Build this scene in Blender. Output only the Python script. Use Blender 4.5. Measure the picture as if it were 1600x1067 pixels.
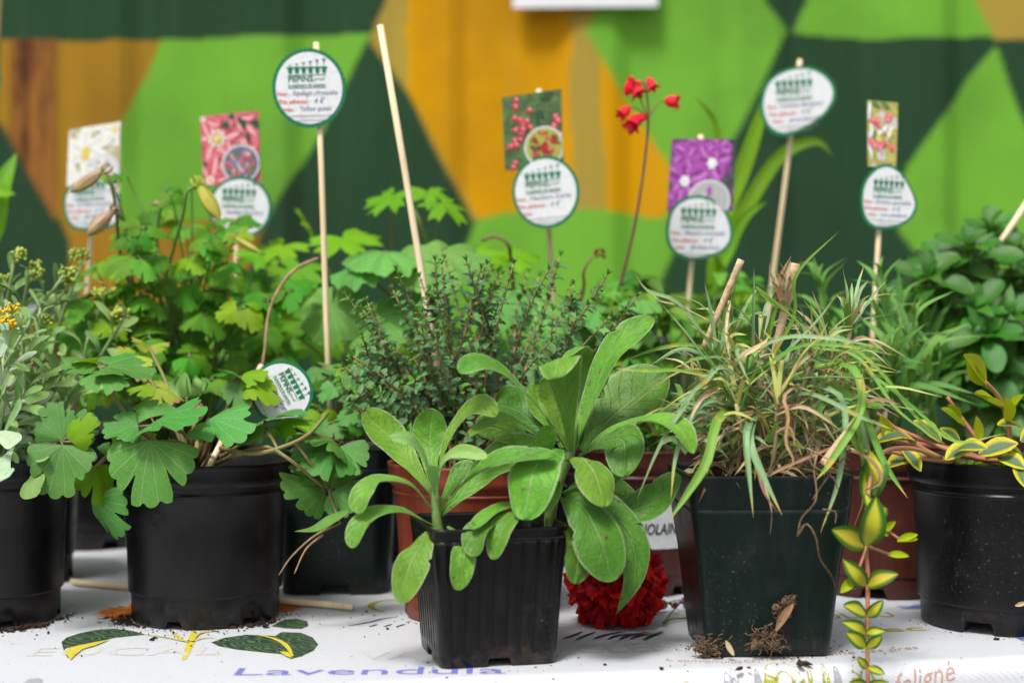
import bpy, math, random
import numpy as np
from mathutils import Vector, Matrix, noise, Euler
random.seed(7)
S = bpy.context.scene
for o in list(bpy.data.objects): bpy.data.objects.remove(o)
COL = S.collection
# ---------------------------------------------------------------- camera, sky, sun, exposure
EYE, F = 0.23, 2222.0
cam_d = bpy.data.cameras.new('camera'); cam = bpy.data.objects.new('camera', cam_d); COL.objects.link(cam)
cam.location = (0, 0, EYE); cam.rotation_euler = (math.radians(90), 0, 0)
cam_d.lens = 50; cam_d.sensor_width = 36; cam_d.clip_start = 0.02; cam_d.clip_end = 200
cam_d.dof.use_dof = True; cam_d.dof.focus_distance = 1.09; cam_d.dof.aperture_fstop = 3.5
S.camera = cam
W = bpy.data.worlds.new('World'); S.world = W; W.use_nodes = True
wn = W.node_tree; bg = wn.nodes['Background']
sky = wn.nodes.new('ShaderNodeTexSky'); sky.sky_type = 'NISHITA'; sky.sun_disc = False
SUN_EL, SUN_AZ = math.radians(58), math.radians(205)
sky.sun_elevation = SUN_EL; sky.sun_rotation = SUN_AZ; sky.dust_density = 4; sky.air_density = 1.2
hs = wn.nodes.new('ShaderNodeHueSaturation'); hs.inputs['Saturation'].default_value = 0.32
wn.links.new(sky.outputs[0], hs.inputs['Color']); wn.links.new(hs.outputs[0], bg.inputs[0])
bg.inputs[1].default_value = 0.07
sd = bpy.data.lights.new('sun', 'SUN'); sd.energy = 1.5; sd.angle = math.radians(14); sd.color = (1, 0.97, 0.92)
sun = bpy.data.objects.new('sun', sd); COL.objects.link(sun)
sdir = Vector((math.sin(SUN_AZ)*math.cos(SUN_EL), math.cos(SUN_AZ)*math.cos(SUN_EL), math.sin(SUN_EL)))
sun.rotation_euler = sdir.to_track_quat('Z', 'Y').to_euler()
vs = S.view_settings; vs.view_transform = 'Standard'; vs.look = 'None'; vs.gamma = 1; vs.use_curve_mapping = False
vs.exposure = 1.2

# ---------------------------------------------------------------- helpers
def P(px, py, d): return Vector(((px-800)/F*d, d, EYE-(py-533.5)/F*d))
def lerp(a, b, t): return a+(b-a)*t
def R(a, b): return random.uniform(a, b)
def spl(pts, n):
    """Catmull-Rom through pts, n samples"""
    p = [Vector(q) for q in pts]
    if len(p) == 2: return [p[0].lerp(p[1], i/(n-1)) for i in range(n)]
    p = [p[0]*2-p[1]]+p+[p[-1]*2-p[-2]]
    m = len(p)-3; out = []
    for i in range(n):
        x = i/(n-1)*m; k = min(int(x), m-1); t = x-k
        a, b, c, d = p[k:k+4]
        out.append(0.5*((2*b)+(c-a)*t+(2*a-5*b+4*c-d)*t*t+(3*b-a-3*c+d)*t**3))
    return out
class Geo:
    def __init__(s): s.v = []; s.f = []; s.uv = []; s.mi = []
    def add(s, g, M=None, mi=0):
        v, f, uv = g; b = len(s.v)
        s.v += [tuple(M @ Vector(q)) for q in v] if M is not None else [tuple(q) for q in v]
        s.f += [tuple(i+b for i in q) for q in f]
        s.uv += uv if uv else [(0.5, 0.5)]*len(v)
        s.mi += [mi]*len(f); return s
    def mesh(s, name, mats, smooth=True):
        me = bpy.data.meshes.new(name); me.from_pydata(s.v, [], s.f)
        if not isinstance(mats, (list, tuple)): mats = [mats]
        for m in mats: me.materials.append(m)
        ul = me.uv_layers.new(name='UVMap')
        li = np.empty(len(me.loops), dtype=np.int32); me.loops.foreach_get('vertex_index', li)
        ul.data.foreach_set('uv', np.array(s.uv, dtype=np.float32)[li].ravel())
        me.polygons.foreach_set('use_smooth', [smooth]*len(me.polygons))
        if len(mats) > 1: me.polygons.foreach_set('material_index', s.mi)
        me.update(); return me
WM = {}
def link(name, me, parent=None, M=None):
    o = bpy.data.objects.new(name, me); COL.objects.link(o)
    M = M if M is not None else (WM[parent.name].copy() if parent and me is None else Matrix())
    WM[o.name] = M
    if parent: o.parent = parent; o.matrix_basis = WM[parent.name].inverted() @ M
    else: o.matrix_basis = M
    return o
def part(name, g, mat, parent, smooth=True):
    G = g if isinstance(g, Geo) else Geo().add(g)
    return link(name, G.mesh(name, mat, smooth), parent)
def tag(o, label=None, cat=None, group=None, kind=None):
    if label: o['label'] = label
    if cat: o['category'] = cat
    if group: o['group'] = group
    if kind: o['kind'] = kind
    return o
def thing(name, label, cat, loc, group=None):
    return tag(link(name, None, None, Matrix.Translation(Vector(loc))), label, cat, group)
def frame(o, y, n):
    """matrix with local Y along y, Z about n, at o, uniform scale |y|"""
    y = Vector(y); L = y.length; y = y/L; n = Vector(n); n = n-y*n.dot(y)
    if n.length < 1e-4: n = y.orthogonal()
    n.normalize(); x = y.cross(n)
    return Matrix(((x.x*L, y.x*L, n.x*L, o[0]), (x.y*L, y.y*L, n.y*L, o[1]), (x.z*L, y.z*L, n.z*L, o[2]), (0, 0, 0, 1)))
def tube(pts, r0, r1=None, n=6, seg=None, jit=0):
    r1 = r0 if r1 is None else r1
    pts = spl(pts, seg) if seg else [Vector(p) for p in pts]
    v = []; f = []; uv = []; m = len(pts); N = None
    for i, p in enumerate(pts):
        T = (pts[min(i+1, m-1)]-pts[max(i-1, 0)]).normalized()
        N = (N-T*N.dot(T)).normalized() if N is not None else T.orthogonal().normalized()
        B = T.cross(N); r = lerp(r0, r1, i/(m-1))*(1+R(-jit, jit))
        for k in range(n):
            a = 2*math.pi*k/n; v.append(p+(N*math.cos(a)+B*math.sin(a))*r); uv.append((i/(m-1), k/n))
    for i in range(m-1):
        for k in range(n): f.append((i*n+k, i*n+(k+1) % n, (i+1)*n+(k+1) % n, (i+1)*n+k))
    f.append(tuple(range(n-1, -1, -1))); f.append(tuple((m-1)*n+k for k in range(n)))
    return v, f, uv
def prof(kind, t):
    if kind == 'spat':
        if t < .68: return lerp(.13, 1, (t/.68)**1.5*(3-2*(t/.68))*.5+.5*(t/.68)**2)
        return max(0, 1-((t-.68)/.32)**2.2)**.5
    if kind == 'oval': return max(.05, math.sin(math.pi*min(1, t*.96+.03))**.75)
    if kind == 'lance': return max(.02, (math.sin(math.pi*t**.75))**.9)*.98+.02*(1-t)
    if kind == 'acute': return max(0.02, math.sin(math.pi*t**.8)**.85*(1-.25*t))
    if kind == 'grass': return (1-.25*t)*(1 if t < .6 else max(0.03, 1-((t-.6)/.4)**1.6))
    if kind == 'strap': return lerp(.5, 1, min(1, t*2))*(1 if t < .5 else max(.02, 1-((t-.5)/.5)**2))
def blade(pts, w, kind='spat', hint=(0, -.6, .8), cup=.15, nu=14, nv=6, wave=0, crease=0.0, twist=0, seed=0, tv=0.0, nib=None):
    """leaf blade along pts; w = full width in metres; hint = direction of the upper face at the base"""
    L = spl(pts, 40); v = []; f = []; uv = []; N = Vector(hint)
    fr = []
    for i, p in enumerate(L):
        T = (L[min(i+1, 39)]-L[max(i-1, 0)]).normalized()
        N = N-T*N.dot(T)
        N = N.normalized() if N.length > 1e-5 else T.orthogonal().normalized()
        fr.append((p, T, N.copy()))
    for i in range(nu+1):
        t = 1-(1-i/nu)**1.45
        x = t*39; k = min(int(x), 38); q = x-k
        p = fr[k][0].lerp(fr[k+1][0], q); T = fr[k][1]; Nn = fr[k][2].lerp(fr[k+1][2], q).normalized()
        if twist: Nn = Matrix.Rotation(twist*t, 3, T) @ Nn
        Sd = T.cross(Nn).normalized(); h = prof(kind, t)*w/2
        for j in range(nv+1):
            s = j/nv*2-1
            z = cup*h*(s*s)+crease*h*abs(s)
            e = noise.noise(Vector((t*5+seed*7.3, s*1.2, seed)))
            if wave: z += wave*w*(e*abs(s)+.5*math.sin(t*11+seed+s)*s*s)
            z += tv*w*noise.noise(Vector((t*4+seed, s*2, seed*3.1)))
            hh = h*(1+.07*noise.noise(Vector((t*6+seed*3, 9.1*(1 if s > 0 else -1), seed)))*abs(s))
            if nib and s*nib[1] > 0: hh *= 1-nib[2]*math.exp(-((t-nib[0])/nib[3])**2)*abs(s)
            v.append(p+Sd*(hh*s)+Nn*z); uv.append((t, j/nv))
    m = nv+1
    for i in range(nu):
        for j in range(nv): f.append((i*m+j, i*m+j+1, (i+1)*m+j+1, (i+1)*m+j))
    return v, f, uv
def lathe(profile, seg=72, c=(0, 0, 0), notch=None):
    """profile list of (r, z); notch = (count, half-angle, height) cut in the bottom ring"""
    v = []; f = []; uv = []; n = len(profile)
    for i, (r, z) in enumerate(profile):
        for k in range(seg):
            a = 2*math.pi*k/seg; zz = z
            if notch and z < notch[2]:
                aa = (a*notch[0]/(2*math.pi)+.5) % 1-.5
                if abs(aa)*2*math.pi/notch[0] < notch[1]: zz = notch[2]
            v.append((c[0]+r*math.cos(a), c[1]+r*math.sin(a), c[2]+zz)); uv.append((k/seg, i/n))
    for i in range(n-1):
        for k in range(seg): f.append((i*seg+k, i*seg+(k+1) % seg, (i+1)*seg+(k+1) % seg, (i+1)*seg+k))
    return v, f, uv
def sqring(h, rad, per, rib=None):
    """rounded square ring of half-side h; rib(t) radial offset along a side"""
    out = []
    for s in range(4):
        A = Matrix.Rotation(s*math.pi/2, 2)
        for k in range(per):
            t = k/per*2-1; x = t*h; y = -h; off = rib(t) if rib else 0
            e = abs(t)*h-(h-rad)
            if e > 0:                       # rounded corner
                a = min(1, e/rad)*math.pi/4
                x = math.copysign(h-rad+rad*math.sin(a), t); y = -(h-rad+rad*math.cos(a))
            q = A @ Vector((x, y-off)); out.append((q.x, q.y))
    return out
def sqloft(levels, per, rad, c, rot, rib=None, notch=None):
    v = []; f = []; uv = []; n = len(levels); m = per*4; Rm = Matrix.Rotation(rot, 2)
    for i, (h, z, rs) in enumerate(levels):
        ring = sqring(h, rad*h, per, (lambda t, rs=rs: rib(t)*rs) if rib else None)
        for k, q in enumerate(ring):
            w = Rm @ Vector(q); zz = z
            if notch and z < notch[1]:
                t = (k % per)/per*2-1
                if abs(t) < notch[0]: zz = notch[1]
            v.append((c[0]+w.x, c[1]+w.y, c[2]+zz)); uv.append((k/m, i/n))
    for i in range(n-1):
        for k in range(m): f.append((i*m+k, i*m+(k+1) % m, (i+1)*m+(k+1) % m, (i+1)*m+k))
    return v, f, uv
def boxg(c, sx, sy, sz, M=None):
    v = [Vector((x*sx/2, y*sy/2, z*sz/2)) for x in (-1, 1) for y in (-1, 1) for z in (-1, 1)]
    v = [(M @ q if M else q)+Vector(c) for q in v]
    return v, [(0, 1, 3, 2), (4, 6, 7, 5), (0, 4, 5, 1), (2, 3, 7, 6), (0, 2, 6, 4), (1, 5, 7, 3)], None
def lump(c, r, sub=1, amp=.4, sq=(1, 1, 1), seed=0):
    import bmesh
    bm = bmesh.new(); bmesh.ops.create_icosphere(bm, subdivisions=sub, radius=1)
    v = []
    for q in bm.verts:
        k = 1+amp*noise.noise(q.co*1.7+Vector((seed, seed*2.3, 1)))
        v.append((c[0]+q.co.x*r*k*sq[0], c[1]+q.co.y*r*k*sq[1], c[2]+q.co.z*r*k*sq[2]))
    f = [tuple(w.index for w in q.verts) for q in bm.faces]; bm.free()
    return v, f, None
def scatter(parent, name, meshes, mats_list, limit=300, stuff='foliage', key=None):
    """place shared meshes; the first `limit` as parts, the rest as ONE stuff part"""
    L = sorted(mats_list, key=key) if key else mats_list
    for M in L[:limit]: link(name, random.choice(meshes), parent, M)
    if len(L) > limit:
        G = Geo(); raw = []
        for me in meshes:
            raw.append(([tuple(q.co) for q in me.vertices], [tuple(p.vertices) for p in me.polygons], RAWUV[me.name]))
        for M in L[limit:]: G.add(random.choice(raw), M)
        tag(link(stuff, G.mesh(stuff, meshes[0].materials[0]), parent), kind='stuff')
RAWUV = {}
def proto(name, g, mat):
    me = Geo().add(g).mesh(name, mat); RAWUV[me.name] = list(g[2]); return me

# ---------------------------------------------------------------- materials
class NT:
    def __init__(s, name):
        s.m = bpy.data.materials.new(name); s.m.use_nodes = True; s.t = s.m.node_tree
        s.out = s.t.nodes['Material Output']; s.b = s.t.nodes['Principled BSDF']
    def n(s, ty, **kw):
        x = s.t.nodes.new('ShaderNode'+ty)
        for k, val in kw.items():
            if k.startswith('i_'): x.inputs[k[2:].replace('_', ' ')].default_value = val
            else: setattr(x, k, val)
        return x
    def l(s, a, b): s.t.links.new(a, b)
    def val(s, sock, x):
        if hasattr(x, 'links') or hasattr(x, 'is_output'): s.l(x, sock)
        else: sock.default_value = x
    def math(s, op, a, b=None, c=None):
        x = s.n('Math', operation=op); s.val(x.inputs[0], a)
        if b is not None: s.val(x.inputs[1], b)
        if c is not None: s.val(x.inputs[2], c)
        return x.outputs[0]
    def ramp(s, a, lo, hi, o0=0., o1=1.):
        x = s.n('MapRange', interpolation_type='SMOOTHSTEP'); s.val(x.inputs[0], a)
        x.inputs[1].default_value = lo; x.inputs[2].default_value = hi; x.inputs[3].default_value = o0; x.inputs[4].default_value = o1
        return x.outputs[0]
    def mix(s, fac, a, b, mode='MIX'):
        x = s.n('Mix', data_type='RGBA', blend_type=mode); s.val(x.inputs[0], fac)
        for k, q in ((6, a), (7, b)): s.val(x.inputs[k], (*q, 1) if isinstance(q, tuple) and len(q) == 3 else q)
        return x.outputs[2]
    def noise(s, scale, detail=4, rough=.6, vec=None, **kw):
        x = s.n('TexNoise'); x.inputs['Scale'].default_value = scale; x.inputs['Detail'].default_value = detail; x.inputs['Roughness'].default_value = rough
        s.l(vec if vec is not None else s.obj(), x.inputs['Vector']); return x.outputs['Fac']
    def obj(s):
        if not hasattr(s, '_tc'): s._tc = s.n('TexCoord')
        return s._tc.outputs['Object']
    def uv(s):
        s.obj(); x = s.n('SeparateXYZ'); s.l(s._tc.outputs['UV'], x.inputs[0]); return x.outputs[0], x.outputs[1]
    def mapped(s, sc, loc=(0, 0, 0)):
        x = s.n('Mapping'); x.inputs['Scale'].default_value = sc; x.inputs['Location'].default_value = loc
        s.l(s.obj(), x.inputs[0]); return x.outputs[0]
    def bump(s, h, st, dist=.001):
        x = s.n('Bump'); x.inputs['Strength'].default_value = st; x.inputs['Distance'].default_value = dist
        s.l(h, x.inputs['Height']); s.l(x.outputs[0], s.b.inputs['Normal']); return x.outputs[0]
def vivid(c, k=1.22, g=1.06):
    l = .3*c[0]+.6*c[1]+.1*c[2]; return tuple(max(.004, (l+(x-l)*k)*g) for x in c)
def leaf_mat(name, c1, c2, vein=None, vs_=.5, rough=.5, trans=.3, mode='mid', edge=None, rnd=.35, spots=None, nsc=60, spec=.30, tip=None, bump=.35, lat=9, hue=.03, sheen=0, inner=None, sat=1.22):
    c1, c2 = vivid(c1, sat), vivid(c2, sat); T = NT(name); u, v = T.uv()
    oi = T.n('ObjectInfo'); rv = oi.outputs['Random']
    vec = T.n('VectorMath', operation='ADD'); T.l(T.obj(), vec.inputs[0])
    cx = T.n('CombineXYZ'); T.l(rv, cx.inputs[0]); T.l(rv, cx.inputs[2]); T.l(cx.outputs[0], vec.inputs[1]); vec = vec.outputs[0]
    n1 = T.ramp(T.noise(nsc*.6, 6, .72, vec), .3, .7)
    col = T.mix(n1, c1, c2)
    av = T.math('MULTIPLY', T.math('ABSOLUTE', T.math('SUBTRACT', v, .5)), 2.)
    n2 = T.noise(nsc*4, 3, .6, vec)
    hgt = n2
    if inner:      # variegation: inner patch bounded by a ragged line
        lim = T.math('ADD', T.math('ADD', av, T.math('MULTIPLY', T.math('SUBTRACT', T.noise(nsc*2.2, 4, .65, vec), .5), 1.5)), T.math('MULTIPLY', T.math('POWER', u, 6.), .5))
        col = T.mix(T.ramp(lim, .42, .70, 1, 0), col, inner)
    if edge: col = T.mix(T.ramp(T.math('ADD', av, T.math('MULTIPLY', n2, .12)), 1-edge[1], 1.02), col, edge[0])
    if vein:
        if mode == 'mid':
            m = T.math('MULTIPLY', T.ramp(av, .015, .085, 1, 0), T.math('MULTIPLY_ADD', u, -.75, 1.))
            la = T.math('ABSOLUTE', T.math('SINE', T.math('MULTIPLY', T.math('SUBTRACT', u, T.math('MULTIPLY', av, .22)), lat*math.pi)))
            m2 = T.math('MULTIPLY', T.ramp(la, .0, .20, 1, 0), .42)
        elif mode == 'radial':
            la = T.math('ABSOLUTE', T.math('SINE', T.math('MULTIPLY', v, lat*math.pi)))
            m = T.ramp(T.math('MULTIPLY', la, T.math('ADD', u, .1)), .0, .10, .8, 0); m2 = T.math('MULTIPLY', n2, .0)
        else:
            m = T.ramp(av, .05, .25, .7, 0); m2 = T.math('MULTIPLY', T.ramp(T.math('SINE', T.math('MULTIPLY', v, 40.)), 0, 1), .3)
        mm = T.math('MAXIMUM', m, m2)
        col = T.mix(T.math('MULTIPLY', mm, vs_), col, vein)
        hgt = T.math('SUBTRACT', n2, T.math('MULTIPLY', mm, 1.2))
    if tip: col = T.mix(T.ramp(T.math('ADD', u, T.math('MULTIPLY', T.math('SUBTRACT', rv, .5), tip[2] if len(tip) > 2 else .1)), tip[1], 1.0), col, tip[0])
    if spots: col = T.mix(T.ramp(T.noise(nsc*1.3, 2, .5, vec), spots[1], spots[1]+.06), col, spots[0])
    h = T.n('HueSaturation'); T.l(col, h.inputs['Color'])
    T.l(T.math('MULTIPLY_ADD', rv, rnd, 1-rnd/2), h.inputs['Value'])
    wn_ = T.n('TexWhiteNoise', noise_dimensions='1D'); T.l(rv, wn_.inputs['W'])
    T.l(T.math('MULTIPLY_ADD', wn_.outputs['Value'], hue, .5-hue/2), h.inputs['Hue'])
    col = h.outputs[0]
    T.l(col, T.b.inputs['Base Color']); T.b.inputs['Roughness'].default_value = rough; T.b.inputs['Specular IOR Level'].default_value = spec
    if sheen: T.b.inputs['Sheen Weight'].default_value = sheen; T.b.inputs['Sheen Roughness'].default_value = .4
    nb = T.bump(hgt, bump, .0008)
    tr = T.n('BsdfTranslucent'); T.l(T.mix(.35, col, (.34, .50, .03)), tr.inputs[0]); T.l(nb, tr.inputs['Normal'])
    ms = T.n('MixShader'); ms.inputs[0].default_value = trans
    T.l(T.b.outputs[0], ms.inputs[1]); T.l(tr.outputs[0], ms.inputs[2]); T.l(ms.outputs[0], T.out.inputs[0])
    return T.m
def plain(name, c, rough=.6, c2=None, nsc=40, spec=.4, bump=0, rnd=0, stretch=None, metal=0):
    T = NT(name); vec = T.mapped(stretch) if stretch else T.obj()
    col = T.mix(T.ramp(T.noise(nsc, 5, .65, vec), .35, .65), c, c2 or tuple(x*.7 for x in c))
    if rnd:
        h = T.n('HueSaturation'); oi = T.n('ObjectInfo'); T.l(col, h.inputs['Color'])
        T.l(T.math('MULTIPLY_ADD', oi.outputs['Random'], rnd, 1-rnd/2), h.inputs['Value']); col = h.outputs[0]
    T.l(col, T.b.inputs['Base Color']); T.b.inputs['Roughness'].default_value = rough; T.b.inputs['Specular IOR Level'].default_value = spec
    if bump: T.bump(T.noise(nsc*2, 6, .7, vec), bump, .002)
    return T.m
def plastic(name, c, dust=(.10, .09, .08), rough=.42, amt=.5, spec=.45):
    """moulded nursery pot: faint mould streaks, dust specks, splashes of soil near the base"""
    T = NT(name); o = T.obj(); z = T.n('SeparateXYZ'); T.l(o, z.inputs[0])
    sp = T.math('MAXIMUM', T.ramp(T.noise(420, 3, .7), .62, .70), T.math('MULTIPLY', T.ramp(T.noise(120, 5, .75, T.mapped((1, 1, .3))), .66, .72), .5))
    cl = T.ramp(T.noise(28, 5, .7), .5, .75)
    st = T.noise(30, 4, .6, T.mapped((6, 6, .35)))
    col = T.mix(T.math('MULTIPLY', T.ramp(st, .3, .8), .5), c, tuple(min(1, x*1.6+.004) for x in c))
    col = T.mix(T.math('MULTIPLY', cl, .16*amt), col, dust)
    col = T.mix(T.math('MULTIPLY', T.math('MULTIPLY', sp, T.ramp(T.noise(14, 3), .48, .62)), amt), col, (.22, .21, .19))
    mud = T.math('MULTIPLY', T.ramp(z.outputs[2], .028, .0, 0, 1), T.ramp(T.noise(75, 5, .7), .5, .62))
    col = T.mix(T.math('MULTIPLY', mud, .75), col, (.05, .03, .018))
    T.l(col, T.b.inputs['Base Color']); T.b.inputs['Specular IOR Level'].default_value = spec
    T.l(T.math('ADD', T.math('MULTIPLY', T.math('MAXIMUM', cl, mud), .25), T.math('MULTIPLY_ADD', st, .12, rough-.06)), T.b.inputs['Roughness'])
    T.bump(T.math('ADD', T.noise(900, 2), T.math('MULTIPLY', st, 1.2)), .12, .0006)
    return T.m
M = {}
M['pot_black'] = plastic('black_plastic', (.0035, .0035, .0042), spec=.32, amt=.35, rough=.36)
M['pot_black_shiny'] = plastic('shiny_black_plastic', (.003, .003, .0036), rough=.3, spec=.36, amt=.4)
M['pot_green'] = plastic('dark_green_plastic', (.0032, .010, .008), rough=.34, amt=.45, spec=.28)
M['pot_terra'] = plastic('terracotta_plastic', (.20, .036, .014), rough=.4, spec=.3)
M['pot_brown'] = plastic('brown_plastic', (.060, .013, .008), rough=.42, spec=.35)
M['soil'] = plain('potting_soil', (.020, .012, .008), .95, (.060, .035, .020), 160, .15, .8)
M['root'] = plain('dry_roots', (.20, .135, .085), .9, (.10, .06, .035), 300, .2, .5)
M['straw'] = leaf_mat('dried_leaf', (.58, .44, .23), (.44, .30, .14), (.62, .52, .34), .4, .7, .2, 'par', rnd=.6, spots=((.16, .09, .04), .64), hue=.02, sat=.85)
M['rust_leaf'] = leaf_mat('rusty_dried_leaf', (.26, .12, .06), (.38, .23, .11), (.4, .27, .14), .4, .7, .15, 'par', rnd=.5, sat=.9)
M['bamboo'] = plain('pale_bamboo', (.84, .70, .48), .55, (.72, .55, .33), 60, .35, .2, .12, (1, 1, .08))
M['bamboo_cut'] = plain('cut_bamboo', (.66, .5, .32), .7, (.42, .27, .15), 300)
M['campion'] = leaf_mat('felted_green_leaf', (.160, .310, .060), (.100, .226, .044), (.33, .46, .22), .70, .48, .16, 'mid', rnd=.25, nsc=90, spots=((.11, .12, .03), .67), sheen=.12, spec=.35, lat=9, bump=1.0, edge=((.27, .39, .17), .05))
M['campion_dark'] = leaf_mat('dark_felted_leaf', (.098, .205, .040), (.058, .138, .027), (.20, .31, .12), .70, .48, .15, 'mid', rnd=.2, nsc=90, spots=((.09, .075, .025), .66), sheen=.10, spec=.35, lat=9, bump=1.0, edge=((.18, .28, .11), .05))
M['campion_pale'] = leaf_mat('pale_young_leaf', (.27, .44, .18), (.22, .38, .13), (.36, .52, .26), .4, .5, .25, 'mid', rnd=.15, nsc=70, sheen=.2, bump=.5)
M['stem_green'] = plain('green_stem', (.16, .28, .07), .5, (.12, .2, .05), 80, .4, .2, .2)
M['columbine'] = leaf_mat('columbine_leaf', (.120, .268, .076), (.072, .188, .052), (.29, .42, .20), .75, .40, .18, 'radial', rnd=.4, nsc=50, lat=9, edge=((.09, .07, .05), .03), hue=.04)
M['columbine_back'] = leaf_mat('tall_columbine_leaf', (.110, .280, .045), (.075, .205, .036), (.19, .36, .09), .4, .55, .3, 'radial', rnd=.5, nsc=50, lat=9, hue=.05)
M['columbine_lime'] = leaf_mat('lime_columbine_leaf', (.22, .38, .030), (.16, .30, .028), (.30, .45, .10), .4, .5, .35, 'radial', rnd=.3, nsc=50, lat=9)
M['columbine_yellow'] = leaf_mat('yellowing_columbine_leaf', (.42, .42, .10), (.24, .36, .08), (.45, .45, .2), .3, .6, .3, 'radial', rnd=.3, nsc=60, lat=9, tip=((.42, .22, .09), .75))
M['purple_stem'] = plain('purplish_stem', (.17, .060, .055), .5, (.20, .12, .05), 60, .4, 0, .3)
M['bronze_stem'] = plain('bronze_stem', (.22, .15, .06), .5, (.15, .17, .05), 40, .4, 0, .3)
M['bud'] = leaf_mat('pinkish_bud', (.46, .30, .24), (.40, .34, .16), (.55, .40, .30), .4, .5, .25, 'par', rnd=.3, tip=((.30, .20, .10), .7))
M['bud_yellow'] = leaf_mat('pale_yellow_bud', (.55, .50, .16), (.46, .46, .12), (.55, .33, .22), .4, .5, .3, 'par', rnd=.2)
M['thyme'] = leaf_mat('thyme_leaf', (.115, .220, .086), (.085, .175, .072), (.20, .31, .17), .5, .36, .12, 'mid', rnd=.55, nsc=120, lat=5, edge=((.16, .25, .15), .10), hue=.03)
M['thyme_tip'] = leaf_mat('young_thyme_leaf', (.115, .26, .060), (.10, .225, .058), (.18, .32, .11), .5, .42, .18, 'mid', rnd=.4, nsc=120, lat=5)
M['woody'] = plain('woody_stem', (.36, .25, .12), .7, (.25, .15, .08), 120, .3, .3, .5)
M['grass'] = leaf_mat('blue_green_blade', (.275, .395, .225), (.205, .320, .165), (.38, .48, .30), .5, .45, .18, 'par', rnd=.4, tip=((.50, .40, .12), .82, .25), spots=((.36, .36, .07), .60), nsc=40, hue=.03)
M['grass_green'] = leaf_mat('green_blade', (.150, .310, .080), (.190, .340, .085), (.26, .40, .17), .4, .45, .2, 'par', rnd=.35, tip=((.55, .42, .12), .86, .2), spots=((.40, .38, .06), .63), nsc=40)
M['grass_base'] = leaf_mat('pale_sheath', (.46, .52, .19), (.52, .50, .20), (.48, .52, .28), .4, .5, .22, 'par', rnd=.3, nsc=40)
M['vinca'] = leaf_mat('variegated_leaf', (.026, .095, .016), (.040, .125, .022), (.45, .48, .12), .12, .35, .2, 'mid', rnd=.2, nsc=90, inner=(.50, .46, .030), lat=7, bump=.3)
M['vinca_in'] = leaf_mat('yellow_margined_leaf', (.50, .46, .06), (.56, .52, .11), (.3, .4, .12), .3, .35, .2, 'mid', rnd=.2, nsc=70, inner=(.085, .165, .085), lat=7, bump=.3)
M['vinca_bud'] = leaf_mat('lime_young_leaf', (.42, .47, .06), (.33, .42, .06), (.24, .36, .06), .4, .4, .35, 'mid', rnd=.2, nsc=60)
M['pink_stem'] = plain('pink_stem', (.40, .13, .085), .45, (.33, .20, .07), 50, .4, .1, .2)
M['glossy'] = leaf_mat('dense_obovate_leaf', (.058, .165, .030), (.040, .122, .025), (.13, .25, .08), .4, .34, .18, 'mid', rnd=.5, nsc=40, lat=6, spec=.5)
M['linear'] = leaf_mat('linear_leaf', (.15, .30, .075), (.115, .24, .085), (.22, .36, .12), .4, .5, .25, 'par', rnd=.4, nsc=40)
M['heuchera'] = leaf_mat('crinkled_round_leaf', (.19, .40, .12), (.14, .32, .09), (.36, .54, .27), .7, .5, .25, 'radial', rnd=.25, nsc=40, lat=12, bump=.6)
M['geranium'] = leaf_mat('lobed_fresh_leaf', (.20, .40, .028), (.15, .33, .028), (.28, .46, .09), .4, .5, .4, 'radial', rnd=.3, nsc=40, lat=7, tip=((.32, .22, .06), .93, .2))
M['silver'] = leaf_mat('silvery_leaf', (.23, .36, .13), (.175, .29, .10), (.36, .47, .24), .5, .6, .18, 'mid', rnd=.35, nsc=60, sheen=.5, lat=7)
M['silver_pale'] = leaf_mat('pale_silver_leaf', (.42, .52, .38), (.34, .44, .29), (.5, .58, .42), .3, .65, .18, 'mid', rnd=.2, nsc=60, sheen=.5)
M['silver_stem'] = plain('felted_stem', (.30, .40, .18), .7, (.22, .31, .13), 60, .3, 0, .2)
M['yellow_bud'] = plain('greenish_yellow_buds', (.42, .46, .06), .6, (.24, .34, .07), 500, .3, 0, .3)
M['yellow'] = plain('yellow_florets', (.80, .55, .010), .6, (.70, .42, .01), 400, .3, 0, .2)
M['tulip'] = leaf_mat('broad_strap_leaf', (.175, .35, .040), (.14, .29, .04), (.26, .42, .08), .5, .45, .35, 'par', rnd=.3, nsc=20)
M['mixed'] = leaf_mat('background_foliage', (.14, .29, .055), (.085, .20, .045), (.22, .36, .12), .4, .5, .28, 'mid', rnd=.7, nsc=40, hue=.06)
M['coral'] = leaf_mat('coral_red_petal', (.74, .040, .085), (.64, .022, .055), (.8, .1, .1), .3, .5, .15, 'par', rnd=.25, hue=0.0)
M['dark_red'] = plain('dried_red_flower', (.20, .018, .022), .7, (.10, .01, .012), 200, .3, .3)
M['carnation'] = None
def petal_mat(name, c1, c2):
    T = NT(name); u, v = T.uv()
    col = T.mix(T.ramp(T.noise(90, 4, .6), .3, .7), c1, c2)
    oi = T.n('ObjectInfo'); h = T.n('HueSaturation'); T.l(col, h.inputs['Color'])
    T.l(T.math('MULTIPLY_ADD', oi.outputs['Random'], .4, .8), h.inputs['Value'])
    T.l(h.outputs[0], T.b.inputs['Base Color']); T.b.inputs['Roughness'].default_value = .6; T.b.inputs['Specular IOR Level'].default_value = .25
    T.bump(T.math('SINE', T.math('MULTIPLY', v, 70.)), .25, .0005)
    tr = T.n('BsdfTranslucent'); T.l(h.outputs[0], tr.inputs[0]); ms = T.n('MixShader'); ms.inputs[0].default_value = .22
    T.l(T.b.outputs[0], ms.inputs[1]); T.l(tr.outputs[0], ms.inputs[2]); T.l(ms.outputs[0], T.out.inputs[0])
    return T.m
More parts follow.
